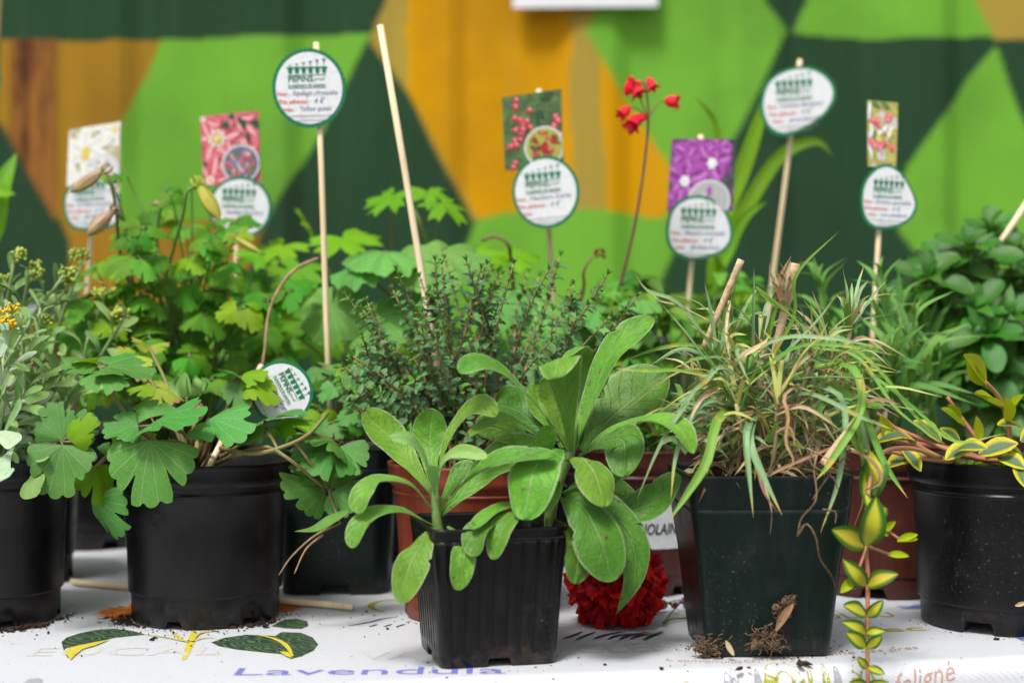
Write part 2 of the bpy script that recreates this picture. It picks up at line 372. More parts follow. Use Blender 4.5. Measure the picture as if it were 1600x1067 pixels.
M['carnation'] = petal_mat('carnation_petal', (.56, .003, .006), (.36, .002, .004))
M['purple'] = plain('purple_floret', (.22, .05, .26), .6, (.16, .03, .2), 200)
def photo_mat(name, cols, sc=120):
    T = NT(name); n1 = T.n('TexVoronoi'); n1.inputs['Scale'].default_value = sc; T.l(T.obj(), n1.inputs['Vector'])
    k = T.n('SeparateColor'); T.l(n1.outputs['Color'], k.inputs[0]); c = T.mix(T.ramp(T.noise(sc*.8, 5, .7), .4, .6), cols[0], cols[1])
    c = T.mix(T.ramp(k.outputs[0], .55, .7), c, cols[2]); c = T.mix(T.math('MULTIPLY', T.ramp(T.noise(sc*2, 4, .7), .5, .65), .6), c, cols[3])
    T.l(c, T.b.inputs['Base Color']); T.b.inputs['Roughness'].default_value = .35; T.b.inputs['Specular IOR Level'].default_value = .3; return T.m
def flat(name, c, rough=.6):
    T = NT(name); T.l(T.mix(T.ramp(T.noise(260, 3, .6), .3, .7), tuple(x*.88 for x in c), c), T.b.inputs['Base Color'])
    T.b.inputs['Roughness'].default_value = rough; T.b.inputs['Specular IOR Level'].default_value = .3; return T.m
M['paper'] = flat('white_tag_paper', (.70, .72, .745), .5)
M['tag_green'] = flat('tag_green', (.005, .17, .070), .5)
M['ink_red'] = flat('red_print', (.62, .10, .07)); M['ink_blue'] = flat('blue_pen_ink', (.08, .09, .25)); M['ink_grey'] = flat('grey_print', (.18, .19, .2))
M['ink_black'] = flat('black_print', (.02, .02, .022))
for k, c in dict(pk=(.66, .17, .21), pk2=(.55, .06, .10), pkl=(.78, .42, .44), cream=(.76, .74, .55), white=(.80, .80, .80), yel=(.72, .55, .10), dkg=(.035, .075, .035), mdg=(.10, .19, .06), red=(.42, .025, .022),
                 rpink=(.74, .09, .13), mag=(.38, .08, .40), mag2=(.24, .03, .24), magl=(.52, .2, .54), grey=(.42, .42, .43), lil=(.40, .38, .52), olive=(.36, .38, .07), slate=(.12, .14, .2), lgrey=(.62, .62, .65), tanbg=(.40, .36, .22), ocre=(.42, .30, .08)).items():
    M['c_'+k] = flat('photo_'+k, c, .35)
M['ph_white'] = photo_mat('white_flower_photo', ((.40, .38, .20), (.55, .50, .36), (.72, .72, .66), (.30, .27, .13)), 90)
M['ph_pink'] = photo_mat('pink_flower_photo', ((.03, .06, .03), (.10, .10, .06), (.50, .10, .13), (.12, .05, .06)), 80)
M['ph_red'] = photo_mat('red_flower_photo', ((.05, .10, .035), (.11, .19, .06), (.07, .13, .05), (.03, .06, .025)), 110)
M['ph_purple'] = photo_mat('purple_flower_photo', ((.04, .05, .05), (.08, .09, .10), (.20, .05, .2), (.03, .04, .04)), 90)
M['ph_strip'] = photo_mat('bleeding_heart_photo', ((.34, .35, .09), (.46, .42, .10), (.55, .52, .48), (.30, .12, .10)), 120)
M['p_blue'] = flat('cloth_blue_print', (.15, .17, .50), .8); M['p_tan'] = flat('cloth_tan_print', (.54, .515, .505), .8); M['p_brown'] = flat('cloth_brown_script', (.46, .31, .24), .8)
M['p_olive'] = flat('cloth_olive_print', (.34, .31, .03), .8); M['p_black'] = flat('cloth_black_script', (.03, .03, .035), .8); M['p_yellow'] = flat('cloth_yellow_print', (.55, .47, .05), .8)
M['p_grey'] = flat('cloth_grey_print', (.33, .34, .36), .8); M['p_orange'] = plain('cloth_orange_print', (.62, .20, .015), .8, (.40, .10, .01), 90)
def print_leaf():
    T = NT('cloth_leaf_print'); w = T.n('TexWave', wave_type='BANDS', bands_direction='DIAGONAL'); w.inputs['Scale'].default_value = 75; w.inputs['Distortion'].default_value = 12; w.inputs['Detail'].default_value = 6
    T.l(T.obj(), w.inputs[0]); c = T.mix(T.ramp(w.outputs[1], .45, 1.0), (.008, .026, .014), (.075, .14, .040))
    T.l(T.mix(T.ramp(T.noise(60), .45, .7), c, (.02, .05, .03)), T.b.inputs['Base Color']); T.b.inputs['Roughness'].default_value = .8; return T.m
M['p_leaf'] = print_leaf()
def print_leaf2():
    T = NT('cloth_yellow_leaf_print'); w = T.n('TexWave', wave_type='BANDS', bands_direction='DIAGONAL'); w.inputs['Scale'].default_value = 60; w.inputs['Distortion'].default_value = 25; w.inputs['Detail'].default_value = 4; w.inputs['Detail Scale'].default_value = 3
    T.l(T.obj(), w.inputs[0]); T.l(T.mix(T.ramp(w.outputs[1], .3, .9), (.20, .24, .03), (.52, .48, .08)), T.b.inputs['Base Color']); T.b.inputs['Roughness'].default_value = .8; return T.m
M['p_leaf2'] = print_leaf2()
def cloth_mat():
    T = NT('oilcloth'); T.b.inputs['Roughness'].default_value = .42; T.b.inputs['Specular IOR Level'].default_value = .35
    scr = T.ramp(T.noise(38, 6, .75, T.mapped((1, 3, 1))), .60, .66)     # faint tan script left in the print
    gate = T.ramp(T.noise(7, 2), .48, .6)
    col = T.mix(T.math('MULTIPLY', T.math('MULTIPLY', scr, gate), .55), (.595, .612, .650), (.43, .35, .31))
    dirt = T.ramp(T.noise(9, 5, .7), .55, .8); col = T.mix(T.math('MULTIPLY', dirt, .35), col, (.45, .42, .38))
    sp = T.ramp(T.noise(330, 2, .5), .70, .73); col = T.mix(T.math('MULTIPLY', sp, .7), col, (.10, .08, .07))
    T.l(col, T.b.inputs['Base Color'])
    w1 = T.n('TexWave', bands_direction='X'); w1.inputs['Scale'].default_value = 330; w1.inputs['Distortion'].default_value = 1.5
    w2 = T.n('TexWave', bands_direction='Y'); w2.inputs['Scale'].default_value = 330; w2.inputs['Distortion'].default_value = 1.5
    T.l(T.obj(), w1.inputs[0]); T.l(T.obj(), w2.inputs[0])
    T.bump(T.math('ADD', T.math('ADD', w1.outputs[1], w2.outputs[1]), T.math('MULTIPLY', T.noise(600, 2), .8)), .4, .0005); return T.m
M['cloth'] = cloth_mat()
M['redbox'] = plain('red_plastic', (.40, .012, .025), .45, (.3, .01, .02), 8)
M['greylid'] = plain('grey_metal', (.30, .31, .33), .5)
M['pave'] = plain('grey_paving', (.22, .21, .20), .85, (.15, .145, .14), 6, .3, .3)
M['wood_table'] = plain('plain_wood', (.35, .24, .14), .7, None, 10)

# ---------------------------------------------------------------- the setting: ground, painted wall, table, cloth
G = Geo().add(([(-60, -60, -.76), (60, -60, -.76), (60, 60, -.76), (-60, 60, -.76)], [(0, 1, 2, 3)], None))
tag(part('ground', G, M['pave'], None), 'grey paved ground under the stall', kind='structure')
DW = 2.6
DG, LG, AM, TA, OC, BR = (.020, .054, .024), (.136, .345, .034), (.520, .255, .002), (.320, .230, .040), (.275, .150, .014), (.140, .060, .012)
POLY = [
 (OC, [(-400, 62), (249, 61), (190, 215), (110, 345), (110, 520), (-400, 520)]),
 (DG, [(-400, -900), (612, -900), (612, 0), (583, 54), (500, 56), (330, 58), (249, 60), (130, 66), (60, 62), (-400, 62)]),
 (DG, [(-400, -100), (0, 195), (60, 285), (112, 385), (125, 600), (-400, 600)]),
 (LG, [(249, 60), (330, 57), (500, 56), (583, 52), (427, 335), (420, 345), (150, 345), (160, 290), (196, 190)]),
 (OC, [(108, 345), (425, 345), (380, 480), (112, 480)]),
 (LG, [(300, 480), (1100, 480), (1100, 530), (300, 560)]),
 (DG, [(580, 64), (637, 145), (700, 252), (746, 340), (690, 480), (360, 480), (425, 338)]),
 (TA, [(622, -60), (900, -60), (1050, 260), (1050, 350), (740, 350), (637, 147), (579, 66)]),
 (AM, [(637, -900), (893, -900), (890, 100), (897, 330), (744, 338), (637, 146)]),
 (AM, [(938, 95), (1048, 262), (1048, 350), (948, 335), (940, 200)]),
 (LG, [(742, 341), (780, 331), (850, 325), (930, 328), (1000, 336), (1048, 348), (1000, 500), (690, 500)]),
 (LG, [(940, -900), (1190, -900), (1190, 0), (1233, 50), (1150, 205), (1050, 395), (1010, 480), (1046, 350), (1047, 262), (912, 52), (938, 0)]),
 (LG, [(1000, 340), (1049, 340), (1049, 400), (1010, 470), (960, 480)]),
 (LG, [(1263, -900), (1530, -900), (1530, 0), (1553, 52), (1480, 58), (1400, 61), (1300, 59), (1240, 53), (1263, 0)]),
 (TA, [(1530, -900), (2200, -900), (2200, 62), (1555, 58), (1530, 0)]),
 (LG, [(1558, 68), (1602, 190), (1760, 520), (1540, 520), (1440, 412), (1402, 360), (1400, 320), (1412, 265), (1500, 150), (1515, 118)]),
]
def inside(x, y, poly):
    c = np.zeros(x.shape, bool); n = len(poly)
    for i in range(n):
        x0, y0 = poly[i]; x1, y1 = poly[(i+1) % n]
        if y0 == y1: continue
        cond = ((y0 > y) != (y1 > y)) & (x < (x1-x0)*(y-y0)/(y1-y0)+x0)
        c ^= cond
    return c
def wall_mesh():
    nx, nz = 620, 330
    xs = np.linspace(-1.9, 1.9, nx); 
    zs = np.concatenate([np.linspace(-.76, .2, 50), np.linspace(.204, 1.05, nz-80), np.linspace(1.07, 2.0, 30)])
    X, Z = np.meshgrid(xs, zs); px = X/DW*F+800; py = 533.5-(Z-EYE)/DW*F
    # boards: shallow vertical folds of the sheet
    ph = (X/0.30) % 1.0
    tri = np.clip((np.abs(ph-.5)-.17)*9, -.5, .5)
    Y = DW+tri*.018+.004*np.sin(X*31)
    wob = 4*np.sin(py*.03+px*.01)
    col = np.empty((*X.shape, 4)); col[..., :3] = DG; col[..., 3] = 1
    for c, poly in POLY:
        m = inside(px+wob*.6, py+wob*.4, poly); col[m, :3] = c
    rs = np.random.RandomState(3)
    m = (px > 15) & (px < 88) & (py > 62) & (py < 350) & (py < 195+(px)*1.75)       # bare weathered board
    col[m, :3] = BR; col[m, 3] = 0.0
    v = np.stack([X, Y, Z], -1).reshape(-1, 3)
    n = len(zs); idx = np.arange(n*nx).reshape(n, nx)
    f = np.stack([idx[:-1, :-1], idx[:-1, 1:], idx[1:, 1:], idx[1:, :-1]], -1).reshape(-1, 4)
    me = bpy.data.meshes.new('painted_wall'); me.from_pydata(v.tolist(), [], f.tolist())
    a = me.color_attributes.new('paint', 'FLOAT_COLOR', 'POINT'); a.data.foreach_set('color', col.reshape(-1, 4).astype(np.float32).ravel())
    me.polygons.foreach_set('use_smooth', [True]*len(me.polygons)); me.update(); return me
def wall_mat():
    T = NT('mural_paint'); a = T.n('Attribute', attribute_name='paint')
    st = T.noise(9, 6, .65, T.mapped((2.2, 1, .12)))
    c = T.mix(T.math('MULTIPLY', T.ramp(st, .5, .8), .09), a.outputs['Color'], (.16, .22, .14))
    c = T.mix(T.math('MULTIPLY', T.ramp(T.noise(3, 4), .4, .7), .25), c, tuple([.02]*3))
    rust = T.mix(T.ramp(T.noise(11, 5, .7, T.mapped((2, 1, .35))), .4, .62), (.26, .11, .025), (.055, .020, .012))
    c = T.mix(a.outputs['Alpha'], rust, c)
    T.l(c, T.b.inputs['Base Color']); T.b.inputs['Roughness'].default_value = .7; T.b.inputs['Specular IOR Level'].default_value = .04
    T.bump(st, .3, .004); return T.m
wall_me = wall_mesh(); wall_me.materials.append(wall_mat())
tag(link('painted_wall', wall_me), 'wall painted with a mural of green, dark green and amber polygons', 'wall')
g = boxg((0, 0, 0), .262, .002, .35); pp = link('paper_notice', Geo().add(g).mesh('paper_notice', M['paper'], False), None, Matrix.Translation(P(913, 12, DW-.03)+Vector((0, 0, .175))) @ Matrix.Rotation(math.radians(-.6), 4, 'Y'))
tag(pp, 'white paper sheet pinned high on the painted wall', 'notice')
# table and cloth: the front edge runs slightly askew to the view
E0 = Vector((-.088, .968, 0)); ED = Vector((.982, .168, 0)).normalized(); EN = Vector((-ED.y, ED.x, 0))
RB = .014
def cloth_pt(s, q, h=0):
    """s along the front edge, q metres behind it (negative: over the edge and down), h above the cloth"""
    b = E0+ED*s
    wz = .0009*noise.noise(Vector((s*4, q*4, 0)))+.0004*noise.noise(Vector((s*9, q*3, 5)))
    if q >= 0: return b+EN*q+Vector((0, 0, h+wz))
    a = -q/RB
    fold = .004*noise.noise(Vector((s*5, 0, 3)))*min(1, max(0, -q-.02)*12)
    if a < math.pi/2*.93: return b-EN*((RB+h)*math.sin(a))+Vector((0, 0, -RB+(RB+h)*math.cos(a)+wz))
    am = math.pi/2*.93; rest = -q-am*RB
    return b-EN*((RB+h)*math.sin(am)+rest*.1-fold)+Vector((0, 0, -RB+(RB+h)*math.cos(am)-rest))
def cloth_sq(p):
    d = Vector((p[0], p[1], 0))-E0; return d.dot(ED), d.dot(EN)
def T2(px, py):
    """point of the photograph on the table plane -> (s, q)"""
    d = EYE*F/(py-533.5); return cloth_sq(((px-800)/F*d, d))
v = []; f = []; uv = []
qs = [1.0-.02*i for i in range(50)]+[.01, .004]+[0-RB*math.pi/2*i/10 for i in range(0, 11)]+[-.03, -.045, -.06, -.09, -.13, -.2, -.3, -.42]
ss = np.linspace(-1.0, 1.1, 190)
for q in qs:
    for s in ss: v.append(cloth_pt(s, q)); uv.append((s, q))
n = len(ss)
for i in range(len(qs)-1):
    for k in range(n-1): f.append((i*n+k, (i+1)*n+k, (i+1)*n+k+1, i*n+k+1))
cloth = tag(part('tablecloth', (v, f, uv), M['cloth'], None), 'white oilcloth printed with botanical leaves and lettering, covering the table', 'tablecloth')
tb = thing('trestle_table', 'plain wooden trestle table hidden under the printed cloth', 'table', E0+EN*.5-Vector((0, 0, .76)))
Rz = Matrix.Rotation(math.atan2(ED.y, ED.x), 3, 'Z')
part('tabletop', boxg(E0+ED*.05+EN*.5+Vector((0, 0, -.017)), 2.06, .99, .026, Rz), M['wood_table'], tb, False)
for sx in (-.9, 1.0):
    for q in (.08, .92): part('leg', boxg(E0+ED*sx+EN*q+Vector((0, 0, -.395)), .05, .05, .73, Rz), M['wood_table'], tb, False)
# ------- prints on the cloth
FC = {}
def text_geo(body, bold=0.0, shear=0.0, space=1.0):
    key = (body, bold, shear, space)
    if key in FC: return FC[key]
    c = bpy.data.curves.new('t', 'FONT'); c.body = body; c.resolution_u = 2; c.offset = bold; c.shear = shear; c.space_character = space; c.size = 1
    o = bpy.data.objects.new('t', c); COL.objects.link(o); dg = bpy.context.evaluated_depsgraph_get(); dg.update()
    me = bpy.data.meshes.new_from_object(o.evaluated_get(dg))
    r = ([tuple(q.co) for q in me.vertices], [tuple(p.vertices) for p in me.polygons], None)
    bpy.data.objects.remove(o); bpy.data.meshes.remove(me); bpy.data.curves.remove(c)
    xs = [q[0] for q in r[0]]; w = max(xs)-min(xs); x0 = min(xs)
    r = ([(q[0]-x0, q[1], 0) for q in r[0]], r[1], None); FC[key] = (r, w); return FC[key]
HP = .00025
def cloth_poly(name, pts, mat, h=HP, sub=True):
    """flat printed shape: fan from the centroid, pts in photo pixels on the table plane"""
    sq = [Vector(T2(*p)) for p in pts]; return cloth_poly_sq(name, sq, mat, h)
def cloth_poly_sq(name, sq, mat, h=HP):
    out = []
    for a, b in zip(sq, sq[1:]+sq[:1]): out += [a, a.lerp(b, .5)]
    c = sum(sq, Vector((0, 0)))/len(sq); k = len(out); v = [cloth_pt(c.x, c.y, h)]
    for rr in (.5, 1.0): v += [cloth_pt(*(c.lerp(q, rr)), h) for q in out]
    f = [(0, 1+i, 1+(i+1) % k) for i in range(k)]+[(1+i, 1+k+i, 1+k+(i+1) % k, 1+(i+1) % k) for i in range(k)]
    return part(name, (v, f, None), mat, cloth)
def cloth_stroke(name, pts, w, mat, h=HP, sq=None):
    L = spl([Vector((*q, 0)) for q in (sq or [T2(*p) for p in pts])], 14); v = []; f = []
    for i, p in enumerate(L):
        t = (L[min(i+1, 13)]-L[max(i-1, 0)]).normalized(); nn = Vector((-t.y, t.x, 0)); ww = w*(.35+.65*math.sin(math.pi*(i+.6)/14.2))/2
        for sg in (-1, 1): q = p+nn*sg*ww; v.append(cloth_pt(q.x, q.y, h))
    for i in range(13): f.append((2*i, 2*i+1, 2*i+3, 2*i+2))
    return part(name, (v, f, None), mat, cloth)
def fine(g, cuts):
    import bmesh
    bm = bmesh.new(); vv = [bm.verts.new(q) for q in g[0]]
    for f_ in g[1]:
        try: bm.faces.new([vv[i] for i in f_])
        except ValueError: pass
    bmesh.ops.triangulate(bm, faces=bm.faces[:])
    for _ in range(cuts): bmesh.ops.subdivide_edges(bm, edges=[e for e in bm.edges if e.calc_length() > .12], cuts=1, use_grid_fill=True); bmesh.ops.triangulate(bm, faces=bm.faces[:])
    bm.verts.index_update(); r = ([tuple(q.co) for q in bm.verts], [tuple(w.index for w in f_.verts) for f_ in bm.faces], None); bm.free(); return r
def cloth_text(body, p0, p1, hgt, mat, bold=0., shear=0., sq=False, h=HP):
    """text with its baseline from photo pixel p0 to p1, letters hgt metres tall"""
    (g, w) = text_geo(body, bold, shear)
    if sq: g = fine(g, 3); h = .0004
    a = Vector(T2(*p0)) if not sq else Vector(p0); b = Vector(T2(*p1)) if not sq else Vector(p1)
    x = (b-a)/w; y = Vector((-x.y, x.x)).normalized()*hgt
    v = []
    for q in g[0]: r = a+x*q[0]+y*q[1]; v.append(cloth_pt(r.x, r.y, h))
    return part('lettering', (v, g[1], None), mat, cloth)
cloth_text('Lavendula', (365, 1054), (790, 1053), .031, M['p_blue'], 0)
cloth_text('C', T2(744, 1073), T2(794, 1073), .034, M['p_blue'], .004, 0, True)
cloth_text('i', T2(843, 1075), T2(856, 1075), .040, M['p_blue'], .004, 0, True)
cloth_text('n', T2(915, 1075), T2(960, 1075), .034, M['p_blue'], .004, 0, True)
cloth_poly('printed_leaf', [(96, 1003), (104, 996), (125, 989), (150, 984), (180, 982), (205, 985), (228, 991), (205, 993), (180, 996), (150, 1003), (125, 1010), (112, 1018), (106, 1028), (100, 1018)], M['p_leaf'])
cloth_poly('printed_leaf_underside', [(101, 1019), (112, 1012), (140, 1006), (172, 1000), (150, 1009), (130, 1015), (118, 1024), (110, 1032)], M['p_yellow'], .0009)
cloth_poly('printed_leaf', [(330, 1003), (350, 996), (385, 991), (430, 993), (440, 987), (470, 988), (488, 995), (497, 1006), (490, 1016), (470, 1025), (455, 1029), (448, 1022), (415, 1019), (370, 1014), (343, 1009)], M['p_leaf'])
cloth_stroke('printed_leaf_rib', [(405, 993), (430, 999), (448, 1010), (457, 1026)], .004, M['p_yellow'], .0009)
cloth_poly('printed_leaf_underside', [(436, 1019), (450, 1020), (457, 1030), (446, 1026)], M['p_yellow'], .0012)
cloth_poly('printed_leaf', [(424, 978), (440, 969), (462, 966), (480, 970), (482, 977), (471, 982), (445, 981)], M['p_leaf'])
cloth_stroke('printed_stem', [(303, 985), (298, 1003), (287, 1030)], .006, M['p_yellow'])
cloth_stroke('printed_stem', [(268, 985), (285, 1000), (300, 1002)], .0028, M['p_yellow'], .0007)
cloth_stroke('printed_stem', [(225, 992), (258, 996), (295, 1004)], .002, M['p_yellow'], .0009)
cloth_stroke('printed_stem', [(300, 1003), (312, 990), (340, 985)], .003, M['p_yellow'], .0011)
cloth_stroke('printed_stem', [(300, 1003), (318, 997), (338, 997)], .002, M['p_yellow'], .0013)
def burst(cx, cy, rx, n, mat):
    c = Vector(T2(cx, cy)); out = []
    for i in range(n*2):
        a = math.pi*i/n; r = rx*(1 if i % 2 else .72)*R(.9, 1.05); out.append(c+Vector((math.cos(a)*r, math.sin(a)*r)))
    cloth_poly_sq('printed_flower', out, mat)
burst(218, 956, .042, 22, M['p_orange']); burst(432, 950, .026, 18, M['p_orange'])
for i, x in enumerate((880, 900, 928, 950, 968, 985, 1005)): cloth_stroke('printed_script', [(x, 999+R(-1, 2)), (x+14, 994), (x+R(28, 46), 989+R(-2, 2))], .0035, M['p_black'], .0005+i*.0001)
cloth_stroke('printed_script', [(545, 977), (575, 972), (600, 966), (620, 964)], .003, M['p_black'])
for x in (577, 600, 620): cloth_stroke('printed_script', [(x, 979), (x+6, 977), (x+13, 975)], .003, M['p_black'])
L = [T2(615+36*math.cos(a), 947+9*math.sin(a)) for a in np.linspace(2.0, 5.2, 9)]; cloth_stroke('printed_ring', None, .006, M['p_olive'], sq=L)
cloth_text('OLCU', (1287, 966), (1402, 963), .030, M['p_olive'], .01); cloth_text('eec', (1345, 988), (1450, 984), .026, M['p_olive'], .01)
cloth_text('CLEMA', (905, 1022), (1115, 1014), .045, M['p_tan']); cloth_text('EUCAL', (40, 1025), (345, 1022), .040, M['p_tan']); cloth_text('VA', (560, 1030), (655, 1030), .036, M['p_tan'])
cloth_text('~ convolvulus ~', (1040, 1034), (1180, 1036), .016, M['p_brown'], 0, .3)
def SQ(px, py, q):     # along-edge position seen at photo column px, q over the edge
    s, _ = T2(px, py); return (s, q)
cloth_text('parfum feligné', SQ(1290, 1052, -.044), SQ(1515, 1040, -.020), .022, M['p_brown'], 0, .45, True)
cloth_text('collection reine des pres', (1165, 1034), (1440, 1012), .016, M['p_brown'], 0, .45)
def edge_leaf(px, w, q0, q1, mat, ln=0.0):
    s, _ = T2(px, 1045); out = []
    for i in range(14):
        a = 2*math.pi*i/14; out.append(Vector((s+w*math.cos(a)*(1-.25*math.sin(a)), (q0+q1)/2+(q0-q1)/2*math.sin(a)+ln*math.cos(a))))
    cloth_poly_sq('printed_leaf', out, mat)
edge_leaf(1232, .017, .004, -.05, M['p_leaf2'], -.006); edge_leaf(1368, .013, .006, -.055, M['p_leaf2']); edge_leaf(1067, .006, -.014, -.05, M['p_yellow']); edge_leaf(1298, .003, -.002, -.04, M['p_leaf2'], .004); edge_leaf(1272, .002, .003, -.04, M['p_leaf2'], .004)
edge_leaf(1135, .004, -.008, -.04, M['p_grey']); edge_leaf(1146, .004, -.004, -.04, M['p_grey']); edge_leaf(1185, .003, -.006, -.03, M['p_grey']); edge_leaf(1400, .006, -.02, -.05, M['p_grey']); edge_leaf(1318, .003, -.006, -.03, M['p_grey'])
cloth_poly('printed_leaf', [(35, 1068), (45, 1061), (60, 1059), (68, 1062), (66, 1070), (50, 1073)], M['p_grey'])
for i in range(7): cloth_stroke('printed_pen_line', [(1560+i*7, 985+i*2), (1578+i*6, 992+i*1.5), (1600+i*6, 1003+i)], .0012, M['p_blue'], .0005+i*.0001)
for i in range(5): cloth_stroke('printed_pen_line', [(1400+i*6, 946), (1415+i*6, 951), (1432+i*5, 944)], .0016, M['p_blue'], .0005+i*.0001)

# ---------------------------------------------------------------- pots
def round_pot(root, c, rr, rb, h, mat, notch=(6, .16, .009), step=.024, rot=0.1, soil_dz=.014):
    c = Vector((c[0], c[1], .0008))
    k = lambda z: lerp(rb, rr*.965, z/h)
    pr = [(rb*.80, .004), (rb*.93, .0015), (rb-.001, 0), (rb, .0012), (k(step)-.0011, step-.0012), (k(step)-.0010, step-.0004), (k(step)+.0010, step+.0003), (k(step)+.0011, step+.0016), (k(h*.55), h*.55), (k(h*.80)-.0002, h*.797), (k(h*.80)+.0001, h*.80), (k(h*.805)+.0016, h*.806), (k(h*.81)+.0016, h*.818), (k(h*.82)+.0001, h*.824), (k(h*.83), h*.832), (rr*.968, h-.019), (rr*.972, h-.012), (rr*.95, h-.012), (rb*.9, .02)]
    v, f, uv = lathe(pr, 144, (0, 0, 0), notch); Mz = Matrix.Translation(c) @ Matrix.Rotation(rot, 4, 'Z')
    p = part('pot', ([Mz @ Vector(q) for q in v], f, uv), mat, root)
    rim = [(rr*.968, h-.0185), (rr*.992, h-.017), (rr, h-.012), (rr*1.0, h-.004), (rr*1.012, h-.0028), (rr*1.014, h-.0012), (rr*1.008, h), (rr*.985, h), (rr*.965, h-.002), (rr*.955, h-.02)]
    v, f, uv = lathe(rim, 96); part('rim', ([Mz @ Vector(q) for q in v], f, uv), mat, p)
    soil(root, c, rr*.955, h-soil_dz, round_=True); return p
def soil(root, c, r, z, round_=True, rot=0, lumps=26):
    v = []; f = []; n = 40; rings = 9
    for i in range(rings+1):
        for k in range(n):
            a = 2*math.pi*k/n
            if round_: x, y = r*math.cos(a)*i/rings, r*math.sin(a)*i/rings
            else:
                m = max(abs(math.cos(a)), abs(math.sin(a))); q = Matrix.Rotation(rot, 2) @ Vector((r*math.cos(a)/m*i/rings, r*math.sin(a)/m*i/rings)); x, y = q
            v.append((c[0]+x, c[1]+y, z+.004*noise.noise(Vector((x*90, y*90, c[0]*50)))+.003*noise.noise(Vector((x*240, y*240, 4)))))
    for i in range(rings):
        for k in range(n): f.append((i*n+k, i*n+(k+1) % n, (i+1)*n+(k+1) % n, (i+1)*n+k))
    G = Geo().add((v, f, None))
    for i in range(lumps):
        a = R(0, 6.28); q = r*math.sqrt(R(0, .85)); 
        G.add(lump((c[0]+q*math.cos(a), c[1]+q*math.sin(a), z+.002), R(.0015, .004), 1, .5, (1, 1, .8), i))
    return part('soil', G, M['soil'], root)
def square_pot(root, c, ht, hb, h, mat, rot, rad=.22, ribs=0, band=.014, notch=(.28, .007), lip=.003, per=40):
    c = Vector((c[0], c[1], .0008))
    rib = (lambda t: -.0019*(1 if ((t*.5+.5)*ribs % 1) < .22 else 0)*(1 if abs(t) < .80 else 0)) if ribs else None
    lv = [(hb*.85, .003, 0), (hb-.001, .0, 0), (hb, .0015, 0), (lerp(hb, ht, .1), h*.10, .0 if ribs else 1), (lerp(hb, ht, .14), h*.14, 1), (lerp(hb, ht, .5)-.0005, h*.5, 1), (lerp(hb, ht, .84), h-band-.004, 1), (lerp(hb, ht, .86), h-band, 0), (ht-lip*1.6, h-band, 0), (ht-lip*2, h-band*.5, 0)]
    p = part('pot', sqloft(lv, per, rad, c, rot, rib, notch), mat, root)
    rm = [(ht-lip*1.5, h-band-.001, 0), (ht-lip*.4, h-band-.0005, 0), (ht-lip*.3, h-band+.002, 0), (ht-.0006, h-.003, 0), (ht, h-.001, 0), (ht-.0008, h, 0), (ht-.003, h-.0002, 0), (ht-.0045, h-.003, 0), (ht-.007, h-.03, 0)]
    part('rim', sqloft(rm, per, rad, c, rot), mat, p); return p

# ---------------------------------------------------------------- leaf prototypes
def polar_leaf(outline, a0, a1, nr=7, na=54, dome=-.15, ruffle=.05, k=3, seed=0, base=.02, ax=1.0):
    """leaf in XY, base at the origin growing to +Y, radius function outline(deg)"""
    v = []; f = []; uv = []
    for i in range(nr+1):
        t = (i/nr)**.85
        for j in range(na+1):
            th = lerp(a0, a1, j/na); r = max(base, outline(th)*t) if i else 0.0
            a = math.radians(th); x, y = r*math.sin(a)*ax, r*math.cos(a)
            z = dome*r*r+ruffle*r*math.cos(math.radians(th)*k+seed)+.05*r*noise.noise(Vector((x*3+seed*5, y*3, seed)))
            v.append((x, y, z)); uv.append((min(1, r), j/na))
    m = na+1
    for i in range(nr):
        for j in range(na): f.append((i*m+j, i*m+j+1, (i+1)*m+j+1, (i+1)*m+j))
    return v, f, uv
def col_outline(seed):
    rs = random.Random(seed); d1, d2 = rs.uniform(.14, .42), rs.uniform(.14, .42); n1, n2 = rs.uniform(-34, -26), rs.uniform(26, 34)
    ph = rs.uniform(-3, 3); L = rs.uniform(.86, .98); sh = rs.uniform(-3, 3)
    def fn(a):
        r = 1.0 if abs(a) < 25 else lerp(1.0, .82, min(1, (abs(a)-25)/62))*L
        for c, d in ((n1, d1), (n2, d2)): r *= 1-d*max(0, 1-abs(a-c)/7.0)**1.3
        w = abs(math.sin(math.radians((a-n2+sh*.3)*180/19.5)))
        r *= 1-.085*(1-w)**1.6
        if abs(a) > 86: r *= max(.1, 1-((abs(a)-86)/10)*.5)
        return r
    return fn
COLM = {}
for key in ('columbine', 'columbine_back', 'columbine_lime', 'columbine_yellow'):
    COLM[key] = [proto('leaflet', polar_leaf(col_outline(sd_), -95, 95, 6, 96, R(-.42, -.10), R(.04, .13), 3, sd_, ax=R(.80, .98) if key == 'columbine' else R(.66, .82)), M[key]) for sd_ in range(6)]
def lobed_outline(seed, lobes=5, depth=.42, teeth=.12):
    rs = random.Random(seed); ph = rs.uniform(-.1, .1)
    def fn(a):
        x = (a+150)/300*lobes; q = abs((x % 1)-.5)*2     # 0 at lobe centre, 1 at notch
        r = 1-.25*(abs(a)/150)**2
        r *= 1-depth*max(0, q-.35)**1.2/.58
        r *= 1-teeth*abs(math.sin(x*math.pi*3+ph))
        return r
    return fn
GERM = [proto('leaf', polar_leaf(lobed_outline(s_, 5, .55, .16), -150, 150, 6, 90, R(-.3, -.1), .06, 5, s_), M['geranium']) for s_ in range(4)]
def round_outline(seed):
    def fn(a):
        x = a/180; r = 1-.10*abs(math.sin(a*math.pi/180*5.5+.3))-.04*abs(math.sin(a*math.pi/180*17))
        return r*(.97-.1*abs(x))
    return fn
HEUM = [proto('leaf', polar_leaf(round_outline(s_), -172, 172, 9, 96, -.35, .07, 9, s_), M['heuchera']) for s_ in range(4)]
